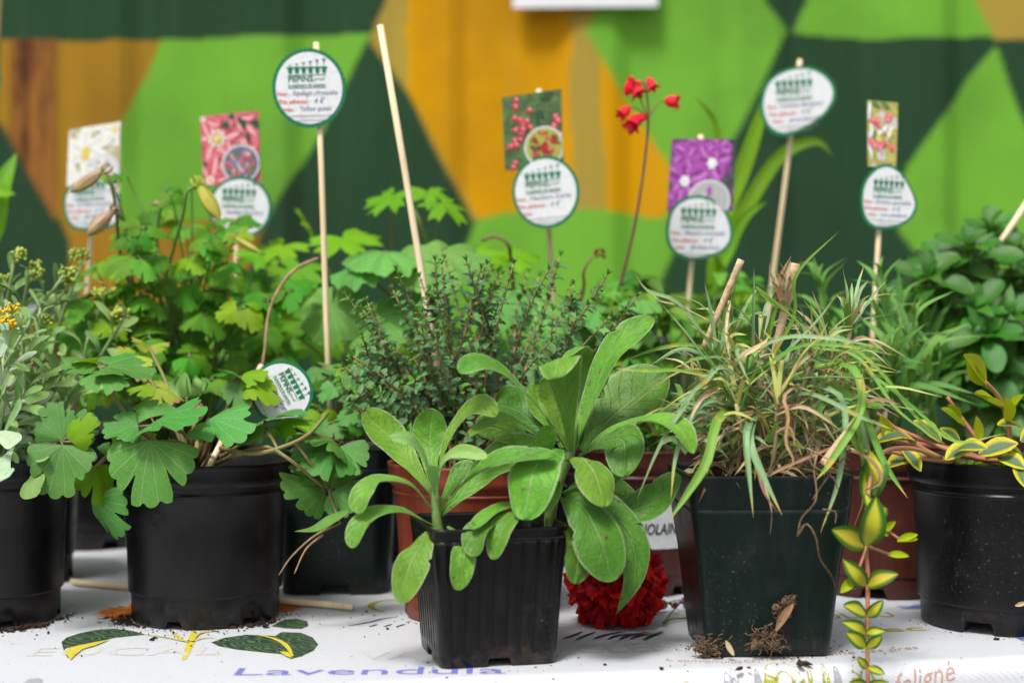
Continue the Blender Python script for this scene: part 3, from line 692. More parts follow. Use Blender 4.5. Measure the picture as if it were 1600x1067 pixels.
def leaf_proto(name, mat, w, kind, cup=.2, arch=-.15, nu=8, nv=4, wave=0., crease=0., seed=0, tv=0.):
    return proto(name, blade([(0, 0, 0), (0, .5, abs(arch)*.5), (0, 1, arch)], w, kind, (0, 0, 1), cup, nu, nv, wave, crease, 0, seed, tv), mat)
def leaflet(parent, key, b, t, n=(0, -.7, .7), d0=None):
    """columbine leaflet from base b to tip t (3D)"""
    return link('leaflet', random.choice(COLM[key]), parent, frame(b, Vector(t)-Vector(b), n))
def col_leaf(root, key, org, j, size, n, fwd, stem='bronze_stem', lobes=3):
    """compound leaf: petiole from org to junction j, leaflets round fwd in the plane with normal n"""
    n = Vector(n).normalized(); fwd = Vector(fwd); fwd = (fwd-n*fwd.dot(n)).normalized(); rt = fwd.cross(n)
    j = Vector(j); org = Vector(org); G = Geo()
    mid = org.lerp(j, .55)+Vector((0, 0, .12*(j-org).length))
    G.add(tube([org, mid, j], .0013, .0009, 6, 9)); dirs = []
    for k in range(lobes):
        a = math.radians(R(-10, 10)+(k-(lobes-1)/2)*R(88, 108)); d = fwd*math.cos(a)+rt*math.sin(a)
        b = j+d*size*R(.12, .25); G.add(tube([j, b], .0008, .0006, 5)); dirs.append((b, d))
    lf = part('leaf', G, M[stem], root)
    for b, d in dirs:
        nn = (n+Vector((R(-.4, .4), R(-.4, .4), R(-.3, .3)))).normalized()
        link('leaflet', random.choice(COLM[key]), lf, frame(b, (d+n*R(-.35, .1)).normalized()*size*R(.8, 1.1), nn))
    return lf

# ================================================================ potted plants, front row
# ---- E: square ribbed pot with two felted-leaf seedlings
EC = Vector((-.0185, 1.0455, 0)); ER = math.radians(13.5)
root = thing('potted_felted_leaf_plant', 'square ribbed black pot with two pale felted-leaf seedlings, at the front edge', 'potted plant', EC)
square_pot(root, EC, .0505, .0425, .0985, M['pot_black_shiny'], ER, .2, 9, .008, (.22, .006), .002, 54)
soil(root, EC, .046, .074, False, ER, 40)
def hero(pts, wpx, mat='campion', hint=(0, -.7, .7), kind='spat', cup=.18, wave=.05, nm='leaf', rt=None, tv=.07, crease=.0, nu=34, nv=10, twist=0):
    q = [P(*p) for p in pts]; w = wpx*1.06/F*q[len(q)//2].y
    return part(nm, blade(q, w, kind, hint, cup, nu, nv, wave, crease, twist, R(0, 50), tv, (R(.45, .9), random.choice((-1, 1)), R(.12, .4), R(.015, .04)) if R(0, 1) < .4 else None), M[mat], rt or root)
part('stem', tube([P(688, 838, 1.02), P(683, 815, 1.02), P(680, 775, 1.022), P(679, 735, 1.025)], .0042, .0026, 8, 10), M['stem_green'], root)
part('stem', tube([P(862, 838, 1.05), P(860, 800, 1.045), P(874, 750, 1.045), P(893, 700, 1.045), P(897, 660, 1.05)], .0048, .003, 8, 12), M['stem_green'], root)
UP = (0, -.9, .45)
# left seedling
hero([(678, 775, 1.025), (640, 722, 1.035), (606, 680, 1.04), (567, 642, 1.035)], 54, 'campion', (.3, -.85, .4))
hero([(678, 770, 1.03), (672, 715, 1.05), (672, 675, 1.055), (677, 638, 1.05)], 52, 'campion', (0, -1, .1))
hero([(684, 768, 1.025), (694, 705, 1.03), (720, 655, 1.03), (752, 634, 1.02), (778, 648, 1.01)], 34, 'campion', (-.8, -.5, .3), cup=.35)
hero([(676, 755, 1.018), (662, 715, 1.01), (640, 688, 1.0), (609, 683, .995)], 24, 'campion_pale', (.6, -.5, .6), cup=.3)
hero([(684, 770, 1.018), (692, 725, 1.008), (718, 708, 1.0), (762, 714, .99)], 26, 'campion_pale', (-.6, -.4, .7), cup=.35)
hero([(680, 775, 1.018), (676, 748, 1.008), (676, 730, 1.0), (670, 727, .995)], 22, 'campion_pale', (0, -.9, .3), cup=.3)
hero([(677, 798, 1.02), (640, 757, 1.005), (590, 750, .995), (566, 772, .985), (562, 803, .98)], 36, 'campion', (.2, -.3, .95), cup=.25)
hero([(676, 820, 1.015), (630, 797, 1.0), (590, 800, .99), (560, 822, .98), (550, 856, .975)], 36, 'campion', (.2, -.3, .95), cup=.2)
hero([(680, 822, 1.015), (662, 845, .995), (642, 880, .985), (625, 942, .982)], 62, 'campion', (-.3, -.8, .5), cup=-.12)
hero([(700, 822, 1.015), (722, 838, .998), (724, 870, .988), (715, 922, .985)], 38, 'campion', (.4, -.8, .5), cup=.15, wave=.06)
hero([(690, 800, 1.02), (730, 752, 1.01), (785, 718, 1.0), (868, 712, .985)], 46, 'campion', (-.4, -.35, .85), cup=.3)
hero([(690, 805, 1.03), (740, 755, 1.04), (785, 715, 1.045), (846, 694, 1.04)], 62, 'campion', (-.3, -.75, .55), cup=.2)
hero([(688, 790, 1.03), (705, 760, 1.05), (722, 738, 1.06), (745, 728, 1.06)], 34, 'campion', (-.2, -.9, .3))
# right plant
hero([(900, 700, 1.045), (922, 628, 1.05), (958, 550, 1.05), (1022, 496, 1.045)], 56, 'campion', (-.75, -.62, .1), cup=.22)
hero([(892, 705, 1.04), (887, 640, 1.03), (880, 585, 1.022), (873, 560, 1.005), (866, 590, .985)], 66, 'campion', (0, -.95, .1), cup=.15)
hero([(898, 690, 1.055), (910, 610, 1.07), (912, 560, 1.07), (895, 545, 1.06), (878, 562, 1.045)], 46, 'campion', (-.3, -.9, .1), cup=.2)
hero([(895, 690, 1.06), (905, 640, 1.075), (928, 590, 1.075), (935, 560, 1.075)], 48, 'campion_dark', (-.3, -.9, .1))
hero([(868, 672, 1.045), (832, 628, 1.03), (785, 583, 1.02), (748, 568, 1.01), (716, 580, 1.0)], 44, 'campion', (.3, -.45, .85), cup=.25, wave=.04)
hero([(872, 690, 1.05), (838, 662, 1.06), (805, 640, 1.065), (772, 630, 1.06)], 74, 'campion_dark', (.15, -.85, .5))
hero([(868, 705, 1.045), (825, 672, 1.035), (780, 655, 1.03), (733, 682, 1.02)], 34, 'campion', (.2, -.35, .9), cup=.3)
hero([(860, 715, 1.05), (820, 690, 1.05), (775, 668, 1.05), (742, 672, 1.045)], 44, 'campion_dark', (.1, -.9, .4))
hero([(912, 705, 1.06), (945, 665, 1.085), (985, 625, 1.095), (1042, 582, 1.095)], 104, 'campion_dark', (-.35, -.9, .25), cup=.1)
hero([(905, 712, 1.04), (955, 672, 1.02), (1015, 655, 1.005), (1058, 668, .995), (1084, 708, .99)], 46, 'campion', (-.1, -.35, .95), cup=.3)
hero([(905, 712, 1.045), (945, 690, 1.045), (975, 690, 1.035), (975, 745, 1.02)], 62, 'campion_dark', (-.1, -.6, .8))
hero([(935, 780, 1.05), (958, 750, 1.045), (975, 720, 1.04), (985, 697, 1.04)], 30, 'campion', (-.5, -.8, .2))
hero([(885, 720, 1.035), (905, 715, 1.015), (928, 738, 1.0), (944, 792, .992)], 64, 'campion', (.2, -.55, .85), cup=-.12)
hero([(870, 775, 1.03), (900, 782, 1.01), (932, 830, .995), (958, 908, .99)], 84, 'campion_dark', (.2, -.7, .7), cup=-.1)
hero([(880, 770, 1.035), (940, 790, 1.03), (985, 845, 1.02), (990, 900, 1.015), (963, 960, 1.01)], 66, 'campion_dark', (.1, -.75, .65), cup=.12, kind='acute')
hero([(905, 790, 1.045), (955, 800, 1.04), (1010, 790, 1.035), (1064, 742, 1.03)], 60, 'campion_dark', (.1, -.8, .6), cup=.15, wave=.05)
hero([(885, 705, 1.035), (860, 705, 1.01), (835, 735, .99), (816, 812, .982)], 84, 'campion', (-.25, -.6, .8), cup=-.12)
hero([(850, 800, 1.04), (820, 797, 1.01), (790, 818, .992), (770, 874, .985)], 44, 'campion', (-.3, -.6, .8), cup=.15)
hero([(850, 808, 1.04), (810, 788, 1.02), (770, 800, 1.0), (736, 826, .985)], 28, 'campion', (-.2, -.4, .9), cup=.25)
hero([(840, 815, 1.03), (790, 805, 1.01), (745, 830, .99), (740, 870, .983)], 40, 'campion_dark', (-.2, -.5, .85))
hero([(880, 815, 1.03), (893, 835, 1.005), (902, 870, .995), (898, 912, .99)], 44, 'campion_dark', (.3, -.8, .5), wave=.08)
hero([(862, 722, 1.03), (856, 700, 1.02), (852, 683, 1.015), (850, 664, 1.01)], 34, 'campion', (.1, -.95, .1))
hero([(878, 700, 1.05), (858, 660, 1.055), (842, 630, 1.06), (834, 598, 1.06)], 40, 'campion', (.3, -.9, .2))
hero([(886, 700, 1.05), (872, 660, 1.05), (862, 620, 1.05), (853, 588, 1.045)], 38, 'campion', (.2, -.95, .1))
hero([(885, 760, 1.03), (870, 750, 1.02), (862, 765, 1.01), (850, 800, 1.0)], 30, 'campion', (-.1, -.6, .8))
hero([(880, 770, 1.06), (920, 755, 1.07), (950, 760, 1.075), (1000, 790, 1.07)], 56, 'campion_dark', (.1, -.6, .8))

# ---- B: round black pot, low columbine
BC = Vector((-.2565, 1.192, 0))
root = thing('potted_columbine', 'low columbine with a large drooping front leaf in the round black pot left of centre', 'potted plant', BC)
round_pot(root, BC, .0705, .0605, .1305, M['pot_black'], (6, .09, .006), .024, .3)
crown = Vector((-.262, 1.17, .122))
def hleaf(junc, leaflets, key='columbine', org=None, stem='purple_stem', rt=None, via=None):
    """hand-placed compound leaf: junction pixel, leaflets as (base px, tip px, normal[, key])"""
    rt = rt or root; j = P(*junc); o_ = Vector(org) if org else crown; G = Geo()
    G.add(tube([o_]+([P(*q) for q in via] if via else [o_.lerp(j, .5)+Vector((0, 0, .012))])+[j], .0019, .0013, 7, 12))
    for l in leaflets: G.add(tube([j, P(*l[0])], .0011, .0008, 5))
    lf = part('leaf', G, M[stem], rt)
    for l in leaflets: leaflet(lf, l[3] if len(l) > 3 else key, P(*l[0]), P(*l[1]), l[2])
    return lf
F1 = (0, -.95, .35)
hleaf((243, 664, 1.10), [((236, 688, 1.092), (226, 786, 1.075), (0, -.85, .5)), ((236, 652, 1.105), (222, 612, 1.13), (0, -.7, .75)), ((216, 666, 1.10), (160, 668, 1.09), (-.2, -.75, .65)), ((246, 656, 1.105), (298, 640, 1.07), (.1, -.6, .8))], via=[(290, 680, 1.13)])
hleaf((157, 574, 1.12), [((150, 572, 1.125), (98, 560, 1.12), (0, -.3, .95)), ((160, 570, 1.13), (145, 545, 1.17), (0, -.3, .95)), ((165, 573, 1.12), (236, 574, 1.11), (0, -.25, .95)), ((168, 570, 1.13), (208, 548, 1.15), (.1, -.35, .9)), ((158, 578, 1.115), (185, 598, 1.09), (0, -.4, .9)), ((148, 568, 1.13), (112, 556, 1.12), (.1, .8, .6), 'columbine_lime')], via=[(200, 650, 1.15)], stem='bronze_stem')
hleaf((96, 690, 1.10), [((96, 686, 1.10), (75, 630, 1.10), (0, -.9, .4)), ((104, 684, 1.10), (140, 645, 1.10), (.1, -.85, .5)), ((98, 695, 1.095), (85, 775, 1.08), (.1, -.9, .4)), ((112, 690, 1.095), (135, 655, 1.085), (0, -.9, .3), 'columbine_lime')], via=[(190, 660, 1.14)], stem='bronze_stem')
hleaf((148, 730, 1.12), [((150, 728, 1.12), (172, 782, 1.11), (.75, -.6, .2), 'columbine_lime'), ((140, 726, 1.13), (122, 704, 1.13), (0, -.9, .4)), ((152, 778, 1.12), (175, 842, 1.11), (-.7, -.65, .1)), ((165, 712, 1.12), (192, 694, 1.13), (.1, -.9, .4))], via=[(210, 690, 1.14)], stem='bronze_stem')
hleaf((372, 590, 1.17), [((372, 588, 1.17), (352, 570, 1.15), (0, -.6, .8)), ((378, 588, 1.17), (412, 578, 1.16), (0, -.6, .8), 'columbine_lime'), ((374, 595, 1.165), (376, 636, 1.15), (0, -.8, .6)), ((386, 594, 1.17), (425, 612, 1.15), (0, -.6, .8), 'columbine_lime')], via=[(350, 650, 1.17)])
hleaf((325, 655, 1.12), [((328, 654, 1.12), (378, 672, 1.09), (-.1, -.55, .8)), ((322, 660, 1.12), (306, 672, 1.1), (0, -.6, .8), 'columbine_lime')], via=[(330, 690, 1.14)])
hleaf((412, 660, 1.14), [((415, 656, 1.14), (450, 642, 1.11), (0, -.4, .9)), ((406, 662, 1.14), (385, 676, 1.11), (0, -.4, .9)), ((440, 655, 1.15), (486, 650, 1.13), (0, -.4, .9), 'columbine_lime')], via=[(350, 700, 1.16)], stem='bronze_stem')
hleaf((512, 762, 1.15), [((508, 762, 1.15), (448, 752, 1.12), (.1, -.9, .4)), ((505, 755, 1.15), (478, 722, 1.13), (.1, -.9, .4)), ((520, 762, 1.155), (556, 720, 1.17), (-.2, -.9, .3)), ((520, 768, 1.15), (548, 795, 1.14), (0, -.8, .4))], via=[(400, 700, 1.12), (440, 710, 1.12)], stem='bronze_stem')
hleaf((530, 690, 1.16), [((522, 688, 1.16), (480, 668, 1.13), (0, -.6, .8)), ((530, 698, 1.16), (545, 740, 1.14), (0, -.8, .5)), ((520, 695, 1.16), (488, 720, 1.12), (0, -.8, .5))], via=[(430, 672, 1.14)], stem='purple_stem')
hleaf((205, 690, 1.17), [((208, 688, 1.17), (180, 650, 1.18), (0, -.8, .6), 'columbine_lime'), ((212, 688, 1.17), (235, 660, 1.19), (0, -.8, .6), 'columbine_lime')], via=[(240, 690, 1.17)], stem='bronze_stem')
hleaf((240, 605, 1.20), [((240, 603, 1.2), (200, 600, 1.19), (0, -.4, .9), 'columbine_lime'), ((243, 603, 1.2), (262, 580, 1.22), (0, -.5, .9), 'columbine_yellow'), ((243, 606, 1.2), (275, 615, 1.18), (0, -.5, .9), 'columbine_yellow')], stem='bronze_stem')
hleaf((232, 540, 1.23), [((232, 542, 1.23), (212, 522, 1.22), (0, -.5, .9), 'columbine_yellow'), ((235, 542, 1.23), (262, 530, 1.23), (0, -.5, .9), 'columbine_yellow')], stem='bronze_stem')
hleaf((205, 555, 1.22), [((205, 556, 1.22), (185, 538, 1.22), (0, -.5, .9), 'columbine_yellow'), ((208, 557, 1.22), (225, 575, 1.2), (0, -.5, .9), 'columbine_yellow')], stem='bronze_stem')
# sheathed crown with folded young leaves
for i in range(9):
    a = R(0, 6.28); tip = crown+Vector((math.cos(a)*R(.01, .024), math.sin(a)*R(.006, .02), R(.008, .034)))
    part('sheath', blade([crown+Vector((R(-.006, .006), R(-.006, .006), -.008)), crown.lerp(tip, .5)+Vector((0, 0, .004)), tip], R(.006, .010), 'acute', (math.cos(a), math.sin(a)-.5, .4), .8, 8, 4, seed=i), M['bud'], root)
def folded_bud(px, py, d, r, mat, rt):
    c = P(px, py, d); G = Geo()
    for i in range(12):
        a = R(0, 6.28); b = R(.1, 1.0); tip = c+Vector((math.cos(a)*r*b, math.sin(a)*r*b, r*1.1*(1-b*.4)))
        G.add(blade([c+Vector((0, 0, -r*.8)), c+Vector((math.cos(a)*r*b*1.2, math.sin(a)*r*b*1.2, 0)), tip], r*.9, 'oval', (math.cos(a), math.sin(a), 0), .5, 6, 4, seed=i))
    part('folded_bud', G, M[mat], rt)
folded_bud(308, 645, 1.155, .009, 'bud', root); folded_bud(293, 605, 1.165, .012, 'campion_pale', root)
part('stem', tube([crown, P(300, 690, 1.15), P(306, 655, 1.155)], .0026, .002, 7, 8), M['purple_stem'], root)
part('stem', tube([crown, P(315, 690, 1.15), P(298, 650, 1.165), P(293, 620, 1.165)], .0024, .002, 7, 8), M['bronze_stem'], root)
for pts, r in ([(345, 700, 1.15), (390, 708, 1.12), (430, 702, 1.11), (480, 680, 1.12), (512, 645, 1.14)], .0019), ([(430, 702, 1.11), (462, 725, 1.11), (505, 760, 1.14)], .0016), ([(418, 668, 1.13), (428, 690, 1.115), (436, 705, 1.11)], .0015), ([(460, 690, 1.13), (490, 730, 1.13), (512, 762, 1.15)], .0012):
    part('stem', tube([P(*q) for q in pts], r, r*.8, 7, 14), M['bronze_stem'], root)
for pts in ([(530, 818, 1.13), (490, 838, 1.12), (455, 870, 1.12), (436, 898, 1.12)], [(512, 762, 1.15), (525, 800, 1.14), (532, 818, 1.13)], [(505, 835, 1.12), (478, 858, 1.12), (460, 896, 1.12)]):
    part('dry_stalk', tube([P(*q) for q in pts], .0011, .0006, 5, 12), M['woody'], root)
part('leaf', blade([P(545, 797, 1.14), P(520, 812, 1.12), P(492, 828, 1.11), P(460, 830, 1.10)], .012, 'lance', (0, -.5, .9), .3, seed=3), M['columbine'], root)

# ---- A: silvery plant cut by the left edge
def rosette_stem(G, root, pts, n, ln, w, protos, r0=.002, r1=.0013, stem='silver_stem', t0=.15, upk=.5, out=None):
    L = spl(pts, 30); part('stem', tube(pts, r0, r1, 6, 10), M[stem], root)
    for i in range(n):
        t = lerp(t0, 1, i/(n-1)); k = min(29, int(t*29)); p = L[k]; T = (L[min(k+1, 29)]-L[max(k-1, 0)]).normalized()
        a = i*2.399+R(-.3, .3); N = T.orthogonal().normalized(); B = T.cross(N); d = N*math.cos(a)+B*math.sin(a)
        s = ln*R(.7, 1.15)*(1 if t < .85 else .6)
        y = (d+T*lerp(.2, 1.3, t)*upk*2).normalized()
        out.append(frame(p, y*s, T*.8-d*.3+Vector((0, -.3, .3))))
SILV = [leaf_proto('leaf', M['silver'], R(.26, .36), 'spat', .25, R(-.25, .1), 8, 4, .04, 0, i) for i in range(4)]
SILP = [leaf_proto('leaf', M['silver_pale'], R(.30, .42), 'spat', .2, R(-.3, 0), 8, 4, .06, 0, i+9) for i in range(3)]
def bud_cluster(root, c, r, mat, n=16, nm='flower_cluster', mat2=None):
    G = Geo()
    for i in range(n):
        d = Vector((R(-1, 1), R(-1, 1), R(-.5, 1))).normalized()
        G.add(lump(Vector(c)+d*r*R(.5, 1), r*R(.2, .34), 1, .25, seed=i), mi=1 if (mat2 and d.z > .1 and R(0, 1) < .6) else 0)
    part(nm, G, [M[mat], M[mat2]] if mat2 else M[mat], root)
AC = Vector((-.4385, 1.185, 0))
root = thing('potted_silver_plant', 'silvery felted plant with a bright yellow flower head in the leftmost black pot', 'potted plant', AC)
round_pot(root, AC, .0695, .0595, .1345, M['pot_black'], (6, .09, .006), .024, .1)
ms = []; mp = []
ac = Vector((-.42, 1.17, .125))
for i in range(15):
    tx, ty, td = R(-50, 82), R(470, 660), R(1.08, 1.24); e = P(tx, ty, td)
    b = ac+Vector((R(-.035, .03), R(-.035, .035), -.005))
    rosette_stem(None, root, [b, b.lerp(e, .5)+Vector((R(-.006, .006), R(-.006, .006), .01)), e], 15, .030, 0, SILV, out=ms if i % 3 else mp)
for q, y0 in (((12, 500, 1.13), 700), ((5, 560, 1.12), 720)): rosette_stem(None, root, [ac+Vector((-.01, 0, 0)), P(q[0], q[1]+80, q[2]), P(*q)], 12, .026, 0, SILV, out=mp)
scatter(root, 'leaf', SILV, ms); scatter(root, 'leaf', SILP, mp)
for x, y in ((8, 488), (22, 482), (26, 505), (10, 500)): bud_cluster(root, P(x, y, 1.11), .0062, 'yellow', 18, 'flower_cluster', 'yellow_bud')
for pts, w, m_ in (([(45, 705, 1.12), (60, 740, 1.09), (50, 765, 1.08), (58, 775, 1.075)], 34, 'silver'), ([(20, 700, 1.12), (5, 720, 1.09), (0, 745, 1.08), (15, 745, 1.07)], 46, 'silver_pale'), ([(45, 690, 1.12), (62, 705, 1.1), (70, 715, 1.09), (76, 712, 1.09)], 28, 'silver'), ([(0, 690, 1.11), (15, 660, 1.1), (28, 640, 1.09), (31, 622, 1.09)], 26, 'silver'), ([(-10, 640, 1.11), (5, 610, 1.1), (15, 590, 1.09), (20, 585, 1.09)], 24, 'silver'), ([(-30, 690, 1.1), (0, 680, 1.09), (20, 690, 1.08), (32, 688, 1.075)], 30, 'silver_pale'), ([(-20, 590, 1.1), (-5, 560, 1.09), (5, 548, 1.085), (8, 545, 1.08)], 22, 'silver_pale')):
    hero(pts, w, m_, (0, -.7, .7), rt=root)

# ---- D: thyme in terracotta pot
DC = Vector((-.032, 1.205, 0))
root = thing('potted_thyme', 'bushy thyme with tiny dark leaves in a terracotta plastic pot', 'potted plant', DC)
round_pot(root, DC, .0725, .0585, .128, M['pot_terra'], (6, .09, .006), .022, .2)
THY = [leaf_proto('leaf', M['thyme'], R(.50, .64), 'oval', .25, R(-.15, .1), 5, 2, 0, .15, i) for i in range(5)]
THT = [leaf_proto('leaf', M['thyme_tip'], R(.40, .5), 'oval', .3, .1, 5, 2, 0, .2, i) for i in range(3)]
tl = []; tt = []
dome = [(560, 520), (575, 490), (600, 470), (622, 452), (640, 440), (655, 440), (680, 415), (700, 405), (722, 410), (740, 408), (765, 415), (792, 412), (800, 420), (845, 402), (850, 430), (885, 450), (903, 445), (925, 470), (955, 470), (590, 545), (560, 570), (565, 600), (620, 530), (650, 500), (690, 470), (770, 480), (830, 470), (880, 490), (910, 500), (720, 500), (745, 530), (690, 540), (640, 560), (600, 590), (575, 620), (610, 640), (650, 610), (700, 590), (760, 560), (800, 520), (850, 520), (660, 650), (620, 610), (720, 620), (670, 570), (575, 545), (870, 470), (835, 440), (750, 450), (710, 440), (670, 470), (640, 480), (615, 500), (585, 515), (940, 500), (905, 530), (860, 560), (780, 600), (730, 650), (690, 640), (640, 660), (600, 660)]
for i, (x, y) in enumerate(dome):
    if i % 6 == 5: continue
    for rep in range(2 if i < 22 else 1):
        dd = R(1.10, 1.24) if rep == 0 else R(1.16, 1.30)
        if y > 560: dd = R(1.09, 1.16)
        e = P(x+R(-22, 22)*(1+rep), y+R(-16, 18)+rep*14, dd)
        b = DC+Vector((R(-.03, .03), R(-.035, .025), .112)); b.x += (e.x-DC.x)*.15
        h = e.z-b.z; lean = Vector((R(-.024, .024)+(e.x-DC.x)*.12, R(-.01, .006), R(-.006, .004))); mid = b.lerp(e, .45)-lean*.4+Vector(((e.x-DC.x)*.10, 0, -.04*h)); e = e+lean*.7
        q2 = mid.lerp(e, .6)+Vector((R(-.006, .006), 0, R(-.004, .004))); pts = [b, mid, q2, e]; Lp = spl(pts, 40)
        tot = sum((Lp[k+1]-Lp[k]).length for k in range(39))
        part('stem', tube(pts, .0012, .0006, 5, 12), M['woody'], root)
        n = max(6, int(tot*.85/R(.0070, .0100)))
        for k in range(n):
            t = lerp(.22, 1, k/(n-1)); q = min(38, int(t*39)); T = (Lp[q+1]-Lp[q]).normalized(); N = T.orthogonal().normalized(); B = T.cross(N)
            a0 = k*math.pi/2+i
            for s in (0, math.pi):
                a = a0+s+R(-.35, .35); d = N*math.cos(a)+B*math.sin(a)
                ln = R(.0055, .0118)*(1 if k < n-2 else .8)
                (tt if k >= n-2 else tl).append(frame(Lp[q], (d+T*R(-.15, .5)).normalized()*ln, T-d*.2+Vector((0, -.9, .55))))
                if k < n-2 and R(0, 1) < .4: tl.append(frame(Lp[q], (d*R(.4, .9)+T).normalized()*ln*.65, T*.2-d*.5+Vector((0, -.8, .5))))
        for k in range(4):
            a = k*math.pi/2+.4; d = N*math.cos(a)+B*math.sin(a); tt.append(frame(Lp[39], (d*.7+T).normalized()*.006, T-d*.5))
near = lambda m_: m_.translation.y
scatter(root, 'leaf', THY, tl, 300, 'foliage', near); scatter(root, 'young_leaf', THT, tt, 300, 'young_foliage', near)

# ---- H: dark green square pot, dianthus-like grass
HC = Vector((.1858, 1.083, 0)); HR = math.radians(2.5)
root = thing('potted_grassy_pink', 'grey-green grassy tuft with dried brown blades in the dark green square pot', 'potted plant', HC)
square_pot(root, HC, .0605, .0455, .1325, M['pot_green'], HR, .16, 0, .024, (.0, .0), .005, 40)
soil(root, HC, .0515, .1275, False, HR, 60)
for s in (-1, 1):   # root tufts escaping round the base
    pass
def root_tuft(c, r, n, rt, nm='root_clump'):
    G = Geo()
    for i in range(n):
        a, b = R(0, 6.28), R(0, 6.28); p = Vector(c)+Vector((R(-1, 1), R(-.5, .5), R(-.6, .8)))*r*.7
        q = [p]
        for k in range(3): q.append(q[-1]+Vector((R(-1, 1), R(-.7, .4), R(-.8, .8)))*r*.5)
        for z in q: z.z = max(z.z, .0012)
        G.add(tube(q, R(.0003, .0008), .0003, 4, 6))
    for i in range(5): G.add(lump(Vector(c)+Vector((R(-.7, .7), R(-.2, .4), R(-.5, .5)))*r, r*R(.25, .5), 2, .9, (1, .6, .8), i))
    part(nm, G, M['root'], rt)
root_tuft(P(1104, 1012, 1.035), .010, 80, root); root_tuft(P(1195, 1000, 1.033), .011, 70, root); root_tuft(P(1262, 990, 1.045), .008, 45, root); root_tuft(P(1222, 955, 1.028), .007, 30, root); root_tuft(P(1232, 940, 1.026), .006, 25, root)
part('dried_scrap', blade([P(1212, 985, 1.024), P(1226, 960, 1.022), P(1240, 942, 1.021)], .006, 'oval', (0, -1, .2), .2, seed=2), M['rust_leaf'], root)
part('straw_scrap', blade([P(1134, 1000, 1.026), P(1140, 1012, 1.024), P(1147, 1024, 1.022)], .004, 'oval', (0, -1, .2), .1, seed=2), M['straw'], root)
def gb(pts, w=9, mat='grass', hint=(0, -.5, .8), cup=.5, rt=None, nm='blade', kind='grass', tw=0):
    q = [P(*p) for p in pts]; return part(nm, blade(q, w/F*q[0].y, kind, hint, cup, 16, 4, 0, 0, tw, R(0, 9)), M[mat], rt or root)
